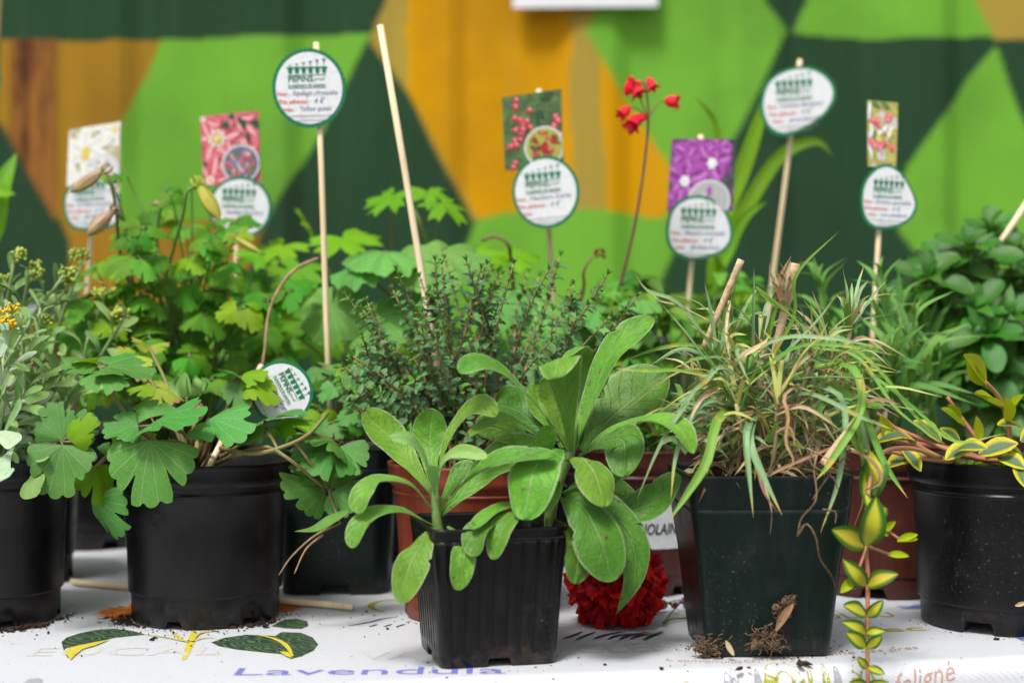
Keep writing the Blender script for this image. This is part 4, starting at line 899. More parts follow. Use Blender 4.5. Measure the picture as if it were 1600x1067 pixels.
heroG = [
 ([(1165, 640, 1.06), (1110, 545, 1.05), (1060, 475, 1.04), (1012, 455, 1.035), (992, 428, 1.03)], 9, 'grass'),
 ([(1180, 620, 1.07), (1110, 570, 1.05), (1070, 520, 1.04), (1022, 462, 1.04)], 10, 'grass'),
 ([(1170, 610, 1.06), (1240, 500, 1.04), (1245, 430, 1.03), (1310, 362, 1.02)], 8, 'grass_green'),
 ([(1160, 620, 1.05), (1100, 600, 1.02), (1060, 650, 1.0), (1030, 700, .995), (995, 780, .99)], 9, 'grass'),
 ([(1150, 640, 1.05), (1120, 660, 1.01), (1105, 720, .99), (1075, 770, .985), (1044, 815, .98)], 16, 'grass_green'),
 ([(1175, 650, 1.05), (1165, 680, 1.01), (1168, 730, 1.0), (1177, 808, .99)], 12, 'grass'),
 ([(1180, 650, 1.05), (1172, 690, 1.01), (1190, 740, 1.0), (1222, 805, .99)], 13, 'grass'),
 ([(1260, 580, 1.07), (1330, 575, 1.04), (1345, 640, 1.02), (1300, 720, 1.0), (1275, 750, .99)], 14, 'grass_green'),
 ([(1270, 600, 1.06), (1318, 630, 1.03), (1312, 740, 1.01), (1282, 832, 1.0)], 10, 'grass'),
 ([(1290, 590, 1.07), (1345, 640, 1.05), (1380, 720, 1.03), (1418, 778, 1.02)], 12, 'grass_green'),
 ([(1280, 560, 1.07), (1350, 580, 1.05), (1430, 640, 1.04), (1490, 690, 1.03), (1572, 677, 1.02)], 8, 'grass_green'),
 ([(1270, 545, 1.07), (1340, 560, 1.05), (1400, 640, 1.03), (1480, 698, 1.02)], 9, 'grass_green'),
 ([(1300, 520, 1.08), (1370, 575, 1.06), (1430, 650, 1.05), (1478, 695, 1.04)], 7, 'grass_green'),
 ([(1130, 590, 1.06), (1060, 580, 1.03), (1010, 580, 1.01), (960, 576, 1.0)], 9, 'grass_green'),
 ([(1130, 560, 1.08), (1080, 540, 1.07), (1030, 545, 1.06), (970, 565, 1.05)], 8, 'grass_green'),
 ([(1130, 580, 1.09), (1070, 545, 1.09), (1010, 575, 1.09)], 8, 'grass'),
 ([(1150, 570, 1.05), (1220, 530, 1.02), (1300, 530, 1.0), (1385, 545, 1.0)], 9, 'grass'),
 ([(1200, 600, 1.06), (1280, 590, 1.03), (1350, 592, 1.01), (1402, 585, 1.0)], 9, 'grass'),
 ([(1160, 600, 1.05), (1240, 545, 1.03), (1310, 540, 1.01), (1400, 555, 1.0)], 8, 'grass_green'),
 ([(1190, 620, 1.05), (1130, 575, 1.03), (1100, 600, 1.02), (1060, 640, 1.0)], 9, 'grass'),
 ([(1180, 560, 1.05), (1150, 545, 1.02), (1160, 580, 1.0), (1175, 602, .99)], 10, 'grass'),
 ([(1170, 600, 1.06), (1220, 560, 1.04), (1280, 500, 1.03), (1305, 462, 1.03)], 11, 'grass'),
 ([(1200, 520, 1.06), (1220, 470, 1.05), (1270, 520, 1.03)], 9, 'grass_green'),
 ([(1210, 480, 1.04), (1180, 450, 1.03), (1230, 490, 1.02), (1270, 525, 1.01)], 8, 'grass_green'),
 ([(1175, 560, 1.06), (1176, 480, 1.05), (1178, 418, 1.05)], 8, 'grass'),
 ([(1160, 640, 1.05), (1100, 630, 1.02), (1060, 700, 1.0), (1048, 780, .99)], 9, 'grass'),
 ([(1165, 640, 1.05), (1085, 632, 1.03), (1040, 632, 1.01)], 8, 'grass'),
 ([(1200, 640, 1.05), (1260, 615, 1.03), (1340, 650, 1.0), (1375, 665, 1.0)], 9, 'grass'),
 ([(1330, 560, 1.08), (1320, 640, 1.06), (1340, 700, 1.05), (1385, 760, 1.04)], 10, 'grass_green'),
 ([(1320, 580, 1.08), (1338, 660, 1.06), (1350, 740, 1.05), (1345, 800, 1.05)], 9, 'grass_green'),
 ([(1330, 600, 1.09), (1352, 690, 1.07), (1362, 740, 1.06), (1332, 830, 1.05)], 8, 'grass'),
]
for i, (pts, w, m_) in enumerate(heroG): gb(pts, w, m_, (R(-.3, .3), -.6, .7), tw=R(-.6, .6))
tufts = [(1120, 560, 1.06, 20), (1165, 590, 1.05, 22), (1140, 520, 1.10, 18), (1190, 530, 1.08, 16), (1230, 590, 1.06, 20), (1270, 560, 1.05, 16), (1330, 510, 1.08, 24), (1300, 560, 1.09, 18), (1215, 620, 1.03, 14), (1150, 630, 1.03, 14), (1270, 620, 1.06, 14), (1100, 600, 1.10, 14)]
for (x, y, d, n) in [(x_, y_, d_, int(n_*.8)) for x_, y_, d_, n_ in tufts]:
    c = P(x, y, d); b = HC+Vector(((c.x-HC.x)*.5, (c.y-HC.y)*.5, .125))
    part('stem', tube([b, b.lerp(c, .5)+Vector((R(-.01, .01), 0, -.008)), c], .0016, .0016, 6, 8), M['straw'], root)
    ax = (c-b).normalized()*.7+Vector((R(-.3, .3), R(-.3, .2), .5))
    for k in range(n):
        a = R(0, 6.28); d_ = (ax+Vector((math.cos(a)*R(.3, 1.3), math.sin(a)*R(.3, 1.1), R(-.35, .5)))).normalized()
        ln = R(.028, .062)*(1.2 if R(0, 1) < .15 else 1); st = c-ax.normalized()*R(0, .012)
        pts = [st, st+d_*ln*.5+Vector((0, 0, .004)), st+d_*ln+Vector((0, 0, -R(0, .014)))]
        m_ = random.choice(['grass', 'grass', 'grass_green', 'grass_base', 'grass_base', 'grass', 'straw'])
        part('blade', blade(pts, R(.0022, .0042), 'grass', (-d_.x*.5, -d_.y*.5-.4, .8), .5, 9, 2, 0, 0, R(-.6, .6), k), M[m_], root)
    for k in range(5):
        a = R(0, 6.28); d_ = Vector((math.cos(a), math.sin(a)-.2, R(-.7, .25))).normalized(); st = c-ax.normalized()*R(.005, .03); ln = R(.02, .045)
        part('dried_blade', blade([st, st+d_*ln*.5+Vector((0, 0, .003)), st+d_*ln+Vector((R(-.01, .01), 0, -.012))], R(.0016, .0036), 'grass', (0, -.5, .8), .4, 9, 2, 0, 0, R(-2, 2), k), M[random.choice(['straw', 'straw', 'rust_leaf'])], root)
for i in range(190):   # dry thatch at the foot of the tuft
    a = R(0, 6.28); rr = R(0, .05); st = HC+Vector((rr*math.cos(a)*1.15, rr*math.sin(a), R(.130, .178)-rr*.3)); a2 = R(0, 6.28); ln = R(.018, .042)
    d_ = Vector((math.cos(a2), math.sin(a2)-.35, R(-.35, .45)))
    part('dried_blade', blade([st, st+d_*ln*.5, st+d_*ln+Vector((0, 0, -R(.002, .018)))], R(.0014, .0046), 'lance', (0, -.4, .9), .4, 8, 2, 0, 0, R(-2.5, 2.5), i), M[random.choice(['straw', 'straw', 'straw', 'root', 'grass_base', 'rust_leaf'])], root)
for i in range(44):    # long lax blades arching out to both sides
    sg = random.choice((-1, 1)); st = HC+Vector((R(-.045, .05), R(-.04, .02), R(.165, .215))); ln = R(.05, .10); d_ = Vector((sg*R(.6, 1), R(-.7, .2), R(-.05, .55))).normalized()
    part('blade', blade([st, st+d_*ln*.5+Vector((0, 0, R(.0, .008))), st+d_*ln+Vector((0, 0, -R(.005, .03)))], R(.0022, .0036), 'grass', (0, -.5, .8), .5, 12, 2, 0, 0, R(-.8, .8), i), M[random.choice(['grass_base', 'grass', 'grass', 'grass_green', 'straw'])], root)
for i in range(90):    # pale leaf bases between the tufts
    st = HC+Vector((R(-.055, .06), R(-.05, .035), R(.140, .185))); a2 = R(0, 6.28); ln = R(.025, .05); d_ = Vector((math.cos(a2), math.sin(a2)*.7-.2, R(.1, .9))).normalized()
    part('blade', blade([st, st+d_*ln*.5+Vector((0, 0, .003)), st+d_*ln+Vector((0, 0, -R(0, .012)))], R(.003, .0055), 'grass', (0, -.5, .8), .5, 9, 2, 0, 0, R(-.8, .8), i), M[random.choice(['grass_base', 'grass', 'grass_green', 'grass'])], root)
heroD = [([(1250, 600, 1.04), (1225, 620, 1.01), (1232, 650, 1.0), (1228, 690, .995), (1240, 720, .99), (1222, 745, .985)], 6, 'rust_leaf'), ([(1130, 600, 1.04), (1098, 620, 1.02), (1075, 660, 1.0)], 8, 'straw'), ([(1285, 725, 1.01), (1310, 690, 1.01), (1342, 640, 1.02), (1350, 555, 1.04)], 11, 'straw'), ([(1300, 700, 1.03), (1262, 715, 1.01), (1215, 735, .99), (1200, 745, .99)], 6, 'rust_leaf'), ([(1320, 700, 1.04), (1360, 720, 1.02), (1375, 750, 1.01), (1345, 770, 1.01)], 9, 'rust_leaf'), ([(1260, 700, 1.03), (1290, 715, 1.01), (1330, 735, 1.0)], 4, 'straw'), ([(1080, 560, 1.05), (1085, 590, 1.04), (1100, 590, 1.03)], 5, 'rust_leaf'), ([(1105, 500, 1.05), (1060, 478, 1.04), (1030, 470, 1.03), (1018, 456, 1.03)], 4, 'straw'), ([(1300, 545, 1.05), (1360, 530, 1.03), (1420, 560, 1.02)], 4, 'straw'), ([(1140, 470, 1.05), (1134, 520, 1.03), (1140, 560, 1.02)], 5, 'straw'), ([(1230, 480, 1.06), (1205, 430, 1.05), (1202, 410, 1.05)], 5, 'straw'), ([(1235, 470, 1.06), (1225, 425, 1.05), (1218, 410, 1.04)], 4, 'straw'), ([(1190, 745, 1.0), (1196, 765, .995), (1205, 800, .99), (1203, 838, .99)], 6, 'straw'), ([(1180, 700, 1.02), (1190, 760, .99), (1215, 800, .985)], 4, 'rust_leaf'), ([(1200, 535, 1.04), (1160, 555, 1.02), (1150, 565, 1.01), (1178, 540, 1.0)], 9, 'straw'), ([(1320, 640, 1.05), (1370, 625, 1.03), (1408, 632, 1.02)], 8, 'rust_leaf')]
for pts, w, m_ in heroD: gb(pts, w, m_, (0, -.5, .8), .4, nm='dried_blade', tw=R(-1.5, 1.5))
for pts in ([(1272, 735, 1.0), (1275, 780, .99), (1252, 810, .99), (1246, 838, .985)], [(1246, 838, .985), (1260, 818, .985), (1275, 840, .985), (1281, 872, .99), (1300, 900, 1.0), (1310, 925, 1.03), (1340, 918, 1.05)], [(1285, 795, 1.0), (1305, 800, 1.0), (1305, 818, 1.0)], [(1270, 700, 1.01), (1268, 725, 1.0), (1300, 745, 1.0), (1310, 765, 1.0)], [(1330, 700, 1.02), (1290, 750, 1.0), (1270, 780, .99)]):
    part('rootlet', tube([P(*q) for q in pts], .0008, .0005, 5, 18, .2), M['root'], root)
for (a, b, r) in (((1158, 406, 1.06), (1118, 500, 1.07), .0028), ((1243, 412, 1.05), (1218, 520, 1.06), .0034)):
    part('cut_stalk', tube([P(*a), P(*a).lerp(P(*b), .5), P(*b), P(*b)+(P(*b)-P(*a))*.5], r, r*.9, 10, 14, .02), M['bamboo_cut'], root)
for i in range(12):
    c = P(1222+R(-8, 8), 470+R(-22, 22), 1.05); part('dried_husk', blade([c, c+Vector((R(-.006, .006), R(-.006, 0), R(.006, .014))), c+Vector((R(-.012, .012), R(-.01, .002), R(.014, .026)))], R(.003, .005), 'lance', (0, -1, .2), .5, 6, 2, seed=i), M[random.choice(['straw', 'rust_leaf'])], root)

# ---- J: variegated periwinkle, round black pot on the right
JC = Vector((.4045, 1.168, 0))
root = thing('potted_variegated_periwinkle', 'yellow variegated periwinkle trailing over the table edge from the rightmost black pot', 'potted plant', JC)
round_pot(root, JC, .0775, .0665, .1335, M['pot_black'], (5, .17, .009), .02, .30, .006)
VIN = [leaf_proto('leaf', M['vinca'], R(.46, .54), 'oval', .15, R(-.2, 0), 10, 6, .03, .1, i) for i in range(4)]
VII = [leaf_proto('leaf', M['vinca_in'], R(.55, .66), 'oval', .15, R(-.2, 0), 10, 6, .03, .1, i) for i in range(4)]
VIB = [leaf_proto('leaf', M['vinca_bud'], R(.34, .46), 'oval', .45, R(-.1, .2), 8, 4, .03, .2, i) for i in range(3)]
def vl(b, t, n, ps): return link('leaf', random.choice(ps), root, frame(P(*b), P(*t)-P(*b), n))
trail = [(1470, 715, 1.11), (1420, 700, 1.08), (1375, 710, 1.05), (1358, 760, 1.02), (1353, 850, 1.01), (1356, 900, 1.005), (1355, 980, .998), (1356, 1070, .99), (1356, 1110, .985)]
part('stem', tube([P(*q) for q in trail], .0019, .0015, 8, 40, .05), M['pink_stem'], root)
for b, t, n in [((1354, 852, 1.005), (1304, 828, .99), (0, -.95, .2)), ((1353, 852, 1.0), (1371, 784, .985), (0, -.95, .2)), ((1356, 810, 1.01), (1390, 790, 1.02), (-.2, -.95, .2)), ((1362, 800, 1.01), (1352, 770, 1.01), (0, -.95, .2)), ((1352, 915, 1.0), (1322, 878, .99), (-.1, -.95, .1)), ((1356, 915, 1.0), (1397, 895, .985), (.1, -.8, .5)), ((1353, 960, .998), (1321, 944, .985), (0, -.8, .5)), ((1354, 962, .995), (1378, 941, .985), (0, -.95, .2)), ((1353, 990, .995), (1322, 971, .985), (0, -.9, .4)), ((1354, 988, .995), (1380, 985, .985), (0, -.9, .3)), ((1352, 1010, .99), (1324, 988, .98), (0, -.9, .3)), ((1354, 1012, .99), (1378, 993, .98), (0, -.9, .3)), ((1355, 1044, .985), (1341, 1027, .98), (0, -.95, .2)), ((1356, 1042, .985), (1382, 1052, .975), (0, -.9, .3)), ((1356, 1072, .985), (1385, 1066, .975), (0, -.9, .3)), ((1356, 1075, .985), (1330, 1066, .975), (0, -.9, .3)), ((1360, 705, 1.04), (1372, 770, 1.02), (.1, -.95, .1)), ((1368, 715, 1.04), (1350, 780, 1.02), (0, -.95, .1))]:
    vl(b, t, n, VIN)
for b, t in [((1382, 830, 1.005), (1400, 814, 1.0)), ((1388, 835, 1.005), (1368, 832, 1.0)), ((1402, 845, 1.0), (1434, 835, .995)), ((1386, 866, 1.0), (1420, 869, .995)), ((1335, 905, 1.0), (1312, 928, .995)), ((1405, 842, 1.0), (1434, 843, .995))]: vl(b, t, (0, -.8, .5), VIB)
for pts in ([(1354, 850, 1.005), (1375, 825, 1.005), (1410, 845, 1.0)], [(1354, 852, 1.005), (1380, 862, 1.0), (1392, 866, 1.0)], [(1354, 852, 1.005), (1345, 880, 1.0), (1334, 905, 1.0)]): part('side_stem', tube([P(*q) for q in pts], .0012, .0009, 6, 10), M['pink_stem'], root)
for pts in ([(1500, 730, 1.13), (1440, 700, 1.12), (1400, 670, 1.12), (1370, 645, 1.12)], [(1560, 725, 1.13), (1480, 700, 1.13), (1400, 690, 1.13), (1390, 690, 1.12)], [(1600, 720, 1.12), (1520, 715, 1.12), (1450, 690, 1.13), (1380, 660, 1.14)], [(1580, 725, 1.14), (1575, 660, 1.14), (1560, 620, 1.13), (1538, 595, 1.12)], [(1590, 735, 1.13), (1540, 700, 1.15), (1500, 650, 1.16), (1480, 620, 1.16)], [(1620, 720, 1.12), (1560, 712, 1.10), (1540, 715, 1.1)], [(1490, 720, 1.12), (1440, 715, 1.1), (1390, 705, 1.1)]):
    part('stem', tube([P(*q) for q in pts], .0024, .0015, 7, 14), M['pink_stem'], root)
for b, t, n in [((1445, 712, 1.11), (1385, 725, 1.1), (0, -.4, .9)), ((1430, 690, 1.12), (1370, 680, 1.11), (0, -.4, .9)), ((1490, 705, 1.1), (1540, 695, 1.08), (0, -.6, .8)), ((1530, 710, 1.1), (1590, 690, 1.09), (0, -.7, .7)), ((1560, 715, 1.1), (1602, 728, 1.08), (0, -.8, .6)), ((1595, 690, 1.1), (1640, 660, 1.1), (0, -.6, .8)), ((1530, 700, 1.11), (1478, 712, 1.1), (0, -.4, .9)), ((1590, 730, 1.09), (1604, 758, 1.07), (0, -.9, .4)), ((1470, 690, 1.13), (1430, 655, 1.13), (0, -.6, .7)), ((1600, 670, 1.13), (1560, 660, 1.12), (0, -.4, .9)), ((1560, 700, 1.14), (1600, 712, 1.13), (0, -.4, .9)), ((1500, 690, 1.14), (1470, 668, 1.14), (0, -.7, .7)), ((1410, 700, 1.1), (1440, 735, 1.09), (0, -.5, .8))]:
    vl(b, t, n, VII)
for b, t, n in [((1540, 600, 1.12), (1500, 556, 1.10), (.3, -.8, .5)), ((1535, 602, 1.12), (1512, 560, 1.11), (-.5, -.7, .3)), ((1568, 640, 1.14), (1520, 620, 1.12), (0, -.4, .9)), ((1575, 660, 1.13), (1570, 620, 1.11), (0, -.9, .2)), ((1575, 645, 1.13), (1605, 620, 1.12), (0, -.6, .8)), ((1500, 660, 1.16), (1478, 632, 1.15), (0, -.8, .4)), ((1505, 665, 1.15), (1470, 640, 1.13), (0, -.5, .8)), ((1390, 690, 1.12), (1372, 650, 1.12), (0, -.8, .4)), ((1530, 690, 1.13), (1525, 650, 1.13), (0, -.9, .2))]: vl(b, t, n, VIB)
G = Geo()     # moss and small seedlings on the soil
for i in range(160):
    a = R(2.4, 6.2); q = R(.02, .070); b_ = JC+Vector((q*math.cos(a), q*math.sin(a), .1265)); G.add(blade([b_, b_+Vector((R(-.004, .004), R(-.004, .002), R(.003, .009)))], R(.0012, .003), 'oval', (0, -.5, .8), 0, 3, 2))
tag(part('moss', G, M['columbine_lime'], root), kind='stuff')
part('pale_chip', blade([P(1586, 946, 1.09), P(1595, 943, 1.088), P(1606, 941, 1.088)], .0035, 'oval', (0, -1, .1), .3), M['straw'], root)

# ================================================================ second row
# ---- A2: silvery stems with greenish-yellow buds
C2 = Vector((-.4875, 1.375, 0))
root = thing('potted_budding_silver_plant', 'silvery plant with arching stems and greenish-yellow buds, behind the left edge pot', 'potted plant', C2)
round_pot(root, C2, .070, .060, .132, M['pot_black'])
ms = []; c0 = C2+Vector((.02, -.01, .12))
for e, m_ in (((45, 430, 1.25), (30, 540, 1.28)), ((22, 410, 1.24), (10, 520, 1.27)), ((112, 440, 1.27), (60, 520, 1.28)), ((128, 410, 1.29), (90, 520, 1.3)), ((195, 495, 1.24), (150, 570, 1.27)), ((100, 430, 1.26), (40, 530, 1.28)), ((70, 500, 1.22), (55, 580, 1.25)), ((140, 520, 1.27), (110, 600, 1.28)), ((5, 450, 1.25), (0, 560, 1.27)), ((165, 460, 1.28), (120, 560, 1.3)), ((100, 560, 1.22), (80, 620, 1.25)), ((60, 600, 1.2), (50, 660, 1.25)), ((120, 600, 1.22), (90, 650, 1.25))):
    rosette_stem(None, root, [c0+Vector((R(-.03, .03), R(-.03, .03), 0)), P(*m_), P(*e)], 13, .032, 0, SILV, out=ms)
    if e[1] < 515:
        for k in range(3): bud_cluster(root, P(e[0]+R(-14, 14), e[1]-4+R(-10, 8), e[2]), .0065, 'yellow_bud', 14, 'bud_cluster')
scatter(root, 'leaf', SILV, ms)
# ---- B2: tall columbine with flower buds
C3 = Vector((-.330, 1.447, 0))
root = thing('potted_tall_columbine', 'tall columbine with pale nodding flower buds behind the low columbine', 'potted plant', C3)
round_pot(root, C3, .068, .058, .132, M['pot_black'])
c0 = C3+Vector((0, -.02, .12))
def stem_bud(stem_pts, bud, mat='bud', r=.0018):
    part('flower_stem', tube([c0]+[P(*q) for q in stem_pts], r*1.1, r*.75, 6, 16), M['stem_green' if bud[0][0] > 200 else 'bronze_stem'], root)
    b, t, w = bud; w *= .78; B, T_ = P(*b), P(*t); T_ = B+(T_-B)*1.15; G = Geo(); ax = T_-B
    for k in range(5):
        a = k*1.2566; N = ax.orthogonal().normalized(); Q = ax.cross(N).normalized(); d = N*math.cos(a)+Q*math.sin(a)
        G.add(blade([B+d*w*.2, B+ax*.4+d*w*.42, B+ax*.75+d*w*.34, T_+d*w*.03], w*.85, 'lance', d, -.5, 8, 4, seed=k))
        G.add(tube([B+d*w*.2, B+d*w*.35-ax*.10, B+d*w*.25-ax*.26], w*.09, w*.05, 5, 6))
    part('flower_bud', G, M[mat], root)
stem_bud([(215, 480, 1.38), (188, 400, 1.34), (182, 330, 1.31), (172, 285, 1.30), (165, 272, 1.3)], ((160, 268, 1.3), (116, 297, 1.29), .016))
stem_bud([(215, 490, 1.38), (205, 420, 1.35), (195, 350, 1.32), (178, 332, 1.31)], ((176, 330, 1.31), (141, 364, 1.3), .019))
stem_bud([(250, 480, 1.38), (268, 400, 1.34), (286, 335, 1.31), (292, 300, 1.3), (308, 292, 1.3)], ((312, 292, 1.3), (340, 338, 1.29), .020), 'bud_yellow')
stem_bud([(250, 470, 1.40), (245, 370, 1.37), (255, 310, 1.35), (264, 290, 1.35)], ((240, 318, 1.36), (252, 318, 1.36), .009))
stem_bud([(262, 450, 1.36), (262, 425, 1.35), (258, 402, 1.34)], ((257, 432, 1.33), (256, 405, 1.33), .011), 'bud_yellow')
stem_bud([(300, 470, 1.38), (330, 400, 1.36), (355, 375, 1.35)], ((368, 372, 1.34), (402, 392, 1.33), .010), 'bud_yellow')
for (x, y, sz) in [(135, 462, 78), (140, 485, 60), (238, 330, 55), (268, 303, 34), (300, 282, 30), (172, 275, 26), (195, 268, 24), (200, 360, 48), (240, 420, 60), (300, 400, 60), (362, 410, 55), (285, 445, 62), (330, 450, 60), (220, 480, 70), (270, 500, 62), (322, 490, 60), (380, 480, 60), (240, 535, 58), (300, 540, 60), (352, 525, 55), (175, 505, 50), (402, 525, 50), (195, 445, 52), (330, 380, 45), (290, 355, 42), (370, 365, 40), (150, 540, 55), (205, 560, 55), (255, 575, 55), (310, 580, 55), (360, 560, 50), (120, 520, 46), (340, 345, 34), (410, 470, 52), (175, 410, 46), (225, 390, 44)]+[(R(120, 480), R(400, 610), R(46, 72)) for _ in range(46)]+[(R(200, 400), R(335, 430), R(36, 56)) for _ in range(14)]:
    d = R(1.28, 1.46)
    if sz > 70: d = 1.29
    j = P(x, y, d); s = sz*.70/F*d
    a = R(0, 6.28); fw = Vector((math.cos(a), -.4+math.sin(a)*.5, R(-.5, .2)))
    col_leaf(root, random.choice(['columbine_back']*4+['columbine_lime']), c0+Vector((R(-.03, .03), R(-.03, .03), 0)), j, s, (R(-.4, .4), R(-.9, -.2), R(.5, 1)), fw, 'stem_green')
part('dry_stalk', tube([P(497, 404, 1.3), P(465, 418, 1.29), P(440, 445, 1.28), P(420, 490, 1.275), P(412, 560, 1.27), P(400, 600, 1.27), P(392, 640, 1.28)], .0017, .0012, 7, 20, .08), M['woody'], root)
# ---- Bk: clematis-like plant at far left back
C4 = Vector((-.475, 1.615, 0))
root = thing('potted_back_left_plant', 'broad-leaved plant in a black pot at the back left, mostly hidden by columbines', 'potted plant', C4)
round_pot(root, C4, .066, .056, .130, M['pot_black'])
c0 = C4+Vector((0, 0, .12))
TUL = [leaf_proto('leaf', M['tulip'], R(.28, .4), 'lance', .3, R(-.2, .1), 12, 4, .03, 0, i) for i in range(3)]
part('stem', tube([c0, P(30, 520, 1.57), P(-10, 400, 1.55), P(-4, 120, 1.55), P(4, -40, 1.55)], .003, .0025, 6, 16), M['bronze_stem'], root)
for b, t in (((-40, 300, 1.55), (18, 300, 1.5)), ((-12, 385, 1.55), (14, 240, 1.53)), ((60, 560, 1.57), (120, 500, 1.5)), ((60, 560, 1.57), (20, 490, 1.55)), ((110, 560, 1.57), (160, 520, 1.52)), ((100, 580, 1.57), (180, 570, 1.52)), ((130, 600, 1.57), (60, 590, 1.5))):
    link('leaf', random.choice(TUL), root, frame(P(*b), P(*t)-P(*b), (0, -.9, .3)))
for q in ((60, 560, 1.57), (110, 560, 1.57), (100, 580, 1.57), (130, 600, 1.57)): part('stem', tube([c0, P(*q)], .002, .0015, 6), M['bronze_stem'], root)
# ---- C: yellow columbine in dark square pot
C5 = Vector((-.163, 1.335, 0))
root = thing('potted_yellow_columbine', 'young columbine in the dark green square-based pot between the black pot and terracotta pot', 'potted plant', C5)
square_pot(root, C5, .0555, .0485, .132, M['pot_green'], math.radians(3), .35, 0, .018, (.28, .009), .003)
soil(root, C5, .048, .122, False, math.radians(3))
c0 = C5+Vector((0, -.01, .115))
for (x, y, sz, d, k) in [(530, 600, 62, 1.25, 'columbine'), (560, 585, 55, 1.24, 'columbine'), (548, 575, 45, 1.26, 'columbine_lime'), (505, 575, 50, 1.27, 'columbine'), (555, 640, 55, 1.23, 'columbine'), (500, 640, 55, 1.27, 'columbine_lime'), (470, 665, 50, 1.25, 'columbine'), (575, 600, 40, 1.22, 'columbine_lime'), (520, 660, 50, 1.23, 'columbine'), (540, 690, 46, 1.24, 'columbine'), (475, 700, 45, 1.26, 'columbine'), (590, 640, 40, 1.22, 'columbine'), (480, 590, 50, 1.3, 'columbine_back'), (440, 560, 50, 1.32, 'columbine_back'), (560, 660, 44, 1.25, 'columbine_back')]:
    j = P(x, y, d); col_leaf(root, k, c0+Vector((R(-.02, .02), R(-.02, .02), 0)), j, sz*.60/F*d, (R(-.3, .3), R(-.8, -.3), R(.5, 1)), (R(-1, 1), R(-.6, 0), R(-.6, .3)), random.choice(['purple_stem', 'bronze_stem']))
# ---- M1: geranium / round leaf plant behind
C6 = Vector((-.132, 1.525, 0))
root = thing('potted_lobed_leaf_plant', 'plant with fresh green maple-like lobed leaves behind the bare stick', 'potted plant', C6)
round_pot(root, C6, .067, .057, .131, M['pot_black'])
c0 = C6+Vector((0, 0, .12))
def stalk_leaf(ps, x, y, d, szpx, n, f_, rt, stem='bronze_stem', org=None, r=.0018):
    j = P(x, y, d); o_ = org or c0; s = szpx/2/F*d
    lf = part('leaf_stalk', tube([o_+Vector((R(-.02, .02), R(-.02, .02), 0)), o_.lerp(j, .5)+Vector((0, .01, .015)), j], r, r*.7, 6, 10), M[stem], rt)
    link('leaf', random.choice(ps), rt, frame(j, Vector(f_).normalized()*s, n))
for (x, y, sz, n, f_) in [(612, 306, 86, (-.3, -.5, .85), (-.6, -.5, -.55)), (668, 300, 66, (.1, -.5, .85), (.2, -.6, -.5)), (692, 318, 84, (.3, -.5, .8), (.7, -.5, -.45)), (440, 385, 90, (-.2, -.6, .8), (-.5, -.6, -.4)), (535, 372, 110, (.1, -.6, .8), (.4, -.6, -.3)), (405, 400, 70, (0, -.6, .8), (-.6, -.5, -.2)), (480, 350, 60, (0, -.6, .8), (-.3, -.5, .5)), (470, 420, 80, (0, -.7, .7), (-.2, -.6, -.6)), (790, 395, 100, (.2, -.5, .8), (.4, -.5, -.3)), (460, 460, 80, (-.1, -.8, .6), (-.2, -.6, -.6)), (740, 385, 60, (0, -.5, .8), (.4, -.6, 0)), (500, 540, 80, (0, -.6, .8), (0, -.7, -.5)), (430, 500, 90, (0, -.6, .8), (-.3, -.7, -.5)), (640, 540, 90, (0, -.6, .8), (0, -.7, -.4))]:
    stalk_leaf(GERM, x, y, R(1.42, 1.5), sz*1.25, n, f_, root)
part('flower_stem', tube([c0, P(665, 420, 1.47), P(656, 350, 1.45), P(640, 318, 1.45)], .003, .002, 6, 12), M['stem_green'], root)
# ---- heuchera with coral red flowers
C7 = Vector((.020, 1.50, 0))
root = thing('potted_heuchera', 'round crinkled leaves and one tall stalk of small coral red bell flowers', 'potted plant', C7)
round_pot(root, C7, .066, .056, .131, M['pot_black'])
c0 = C7+Vector((0, -.01, .12))
for (x, y, sz, n, f_) in [(688, 395, 160, (0, -.55, .8), (-.3, -.7, -.4)), (520, 480, 110, (-.1, -.9, .45), (0, -.5, -.8)), (590, 495, 110, (0, -.8, .6), (.2, -.6, -.6)), (600, 395, 120, (0, -.4, .9), (-.4, -.8, -.2)), (640, 470, 110, (0, -.7, .7), (.1, -.7, -.5)), (840, 480, 100, (.1, -.6, .8), (.3, -.6, -.5)), (780, 470, 100, (0, -.7, .7), (.1, -.7, -.6)), (935, 480, 100, (.2, -.6, .8), (.3, -.6, -.3)), (880, 520, 110, (0, -.6, .8), (.1, -.7, -.5)), (980, 510, 90, (.1, -.5, .9), (.2, -.7, -.3)), (560, 420, 90, (-.2, -.5, .85), (-.5, -.6, -.3)), (740, 530, 110, (0, -.7, .7), (0, -.7, -.6)), (940, 560, 100, (0, -.6, .8), (.1, -.7, -.5)), (1000, 470, 70, (.1, -.5, .9), (.3, -.7, -.2))]:
    stalk_leaf(HEUM, x, y, R(1.34, 1.42), sz*1.2, n, f_, root, 'bronze_stem')
fs = [(930, 560, 1.45), (962, 470, 1.42), (990, 360, 1.40), (1005, 270, 1.39), (1013, 190, 1.385), (1010, 145, 1.385), (1002, 125, 1.385)]
part('flower_stem', tube([c0]+[P(*q) for q in fs], .0020, .0010, 6, 30), M['purple_stem'], root)
part('flower_stem', tube([c0, P(905, 480, 1.42), P(912, 425, 1.40), P(925, 402, 1.40)], .0019, .0012, 6, 16), M['purple_stem'], root)
part('flower_stem', tube([c0, P(800, 430, 1.42), P(795, 385, 1.4), P(775, 370, 1.4), P(752, 376, 1.4)], .0022, .0016, 6, 16), M['purple_stem'], root)
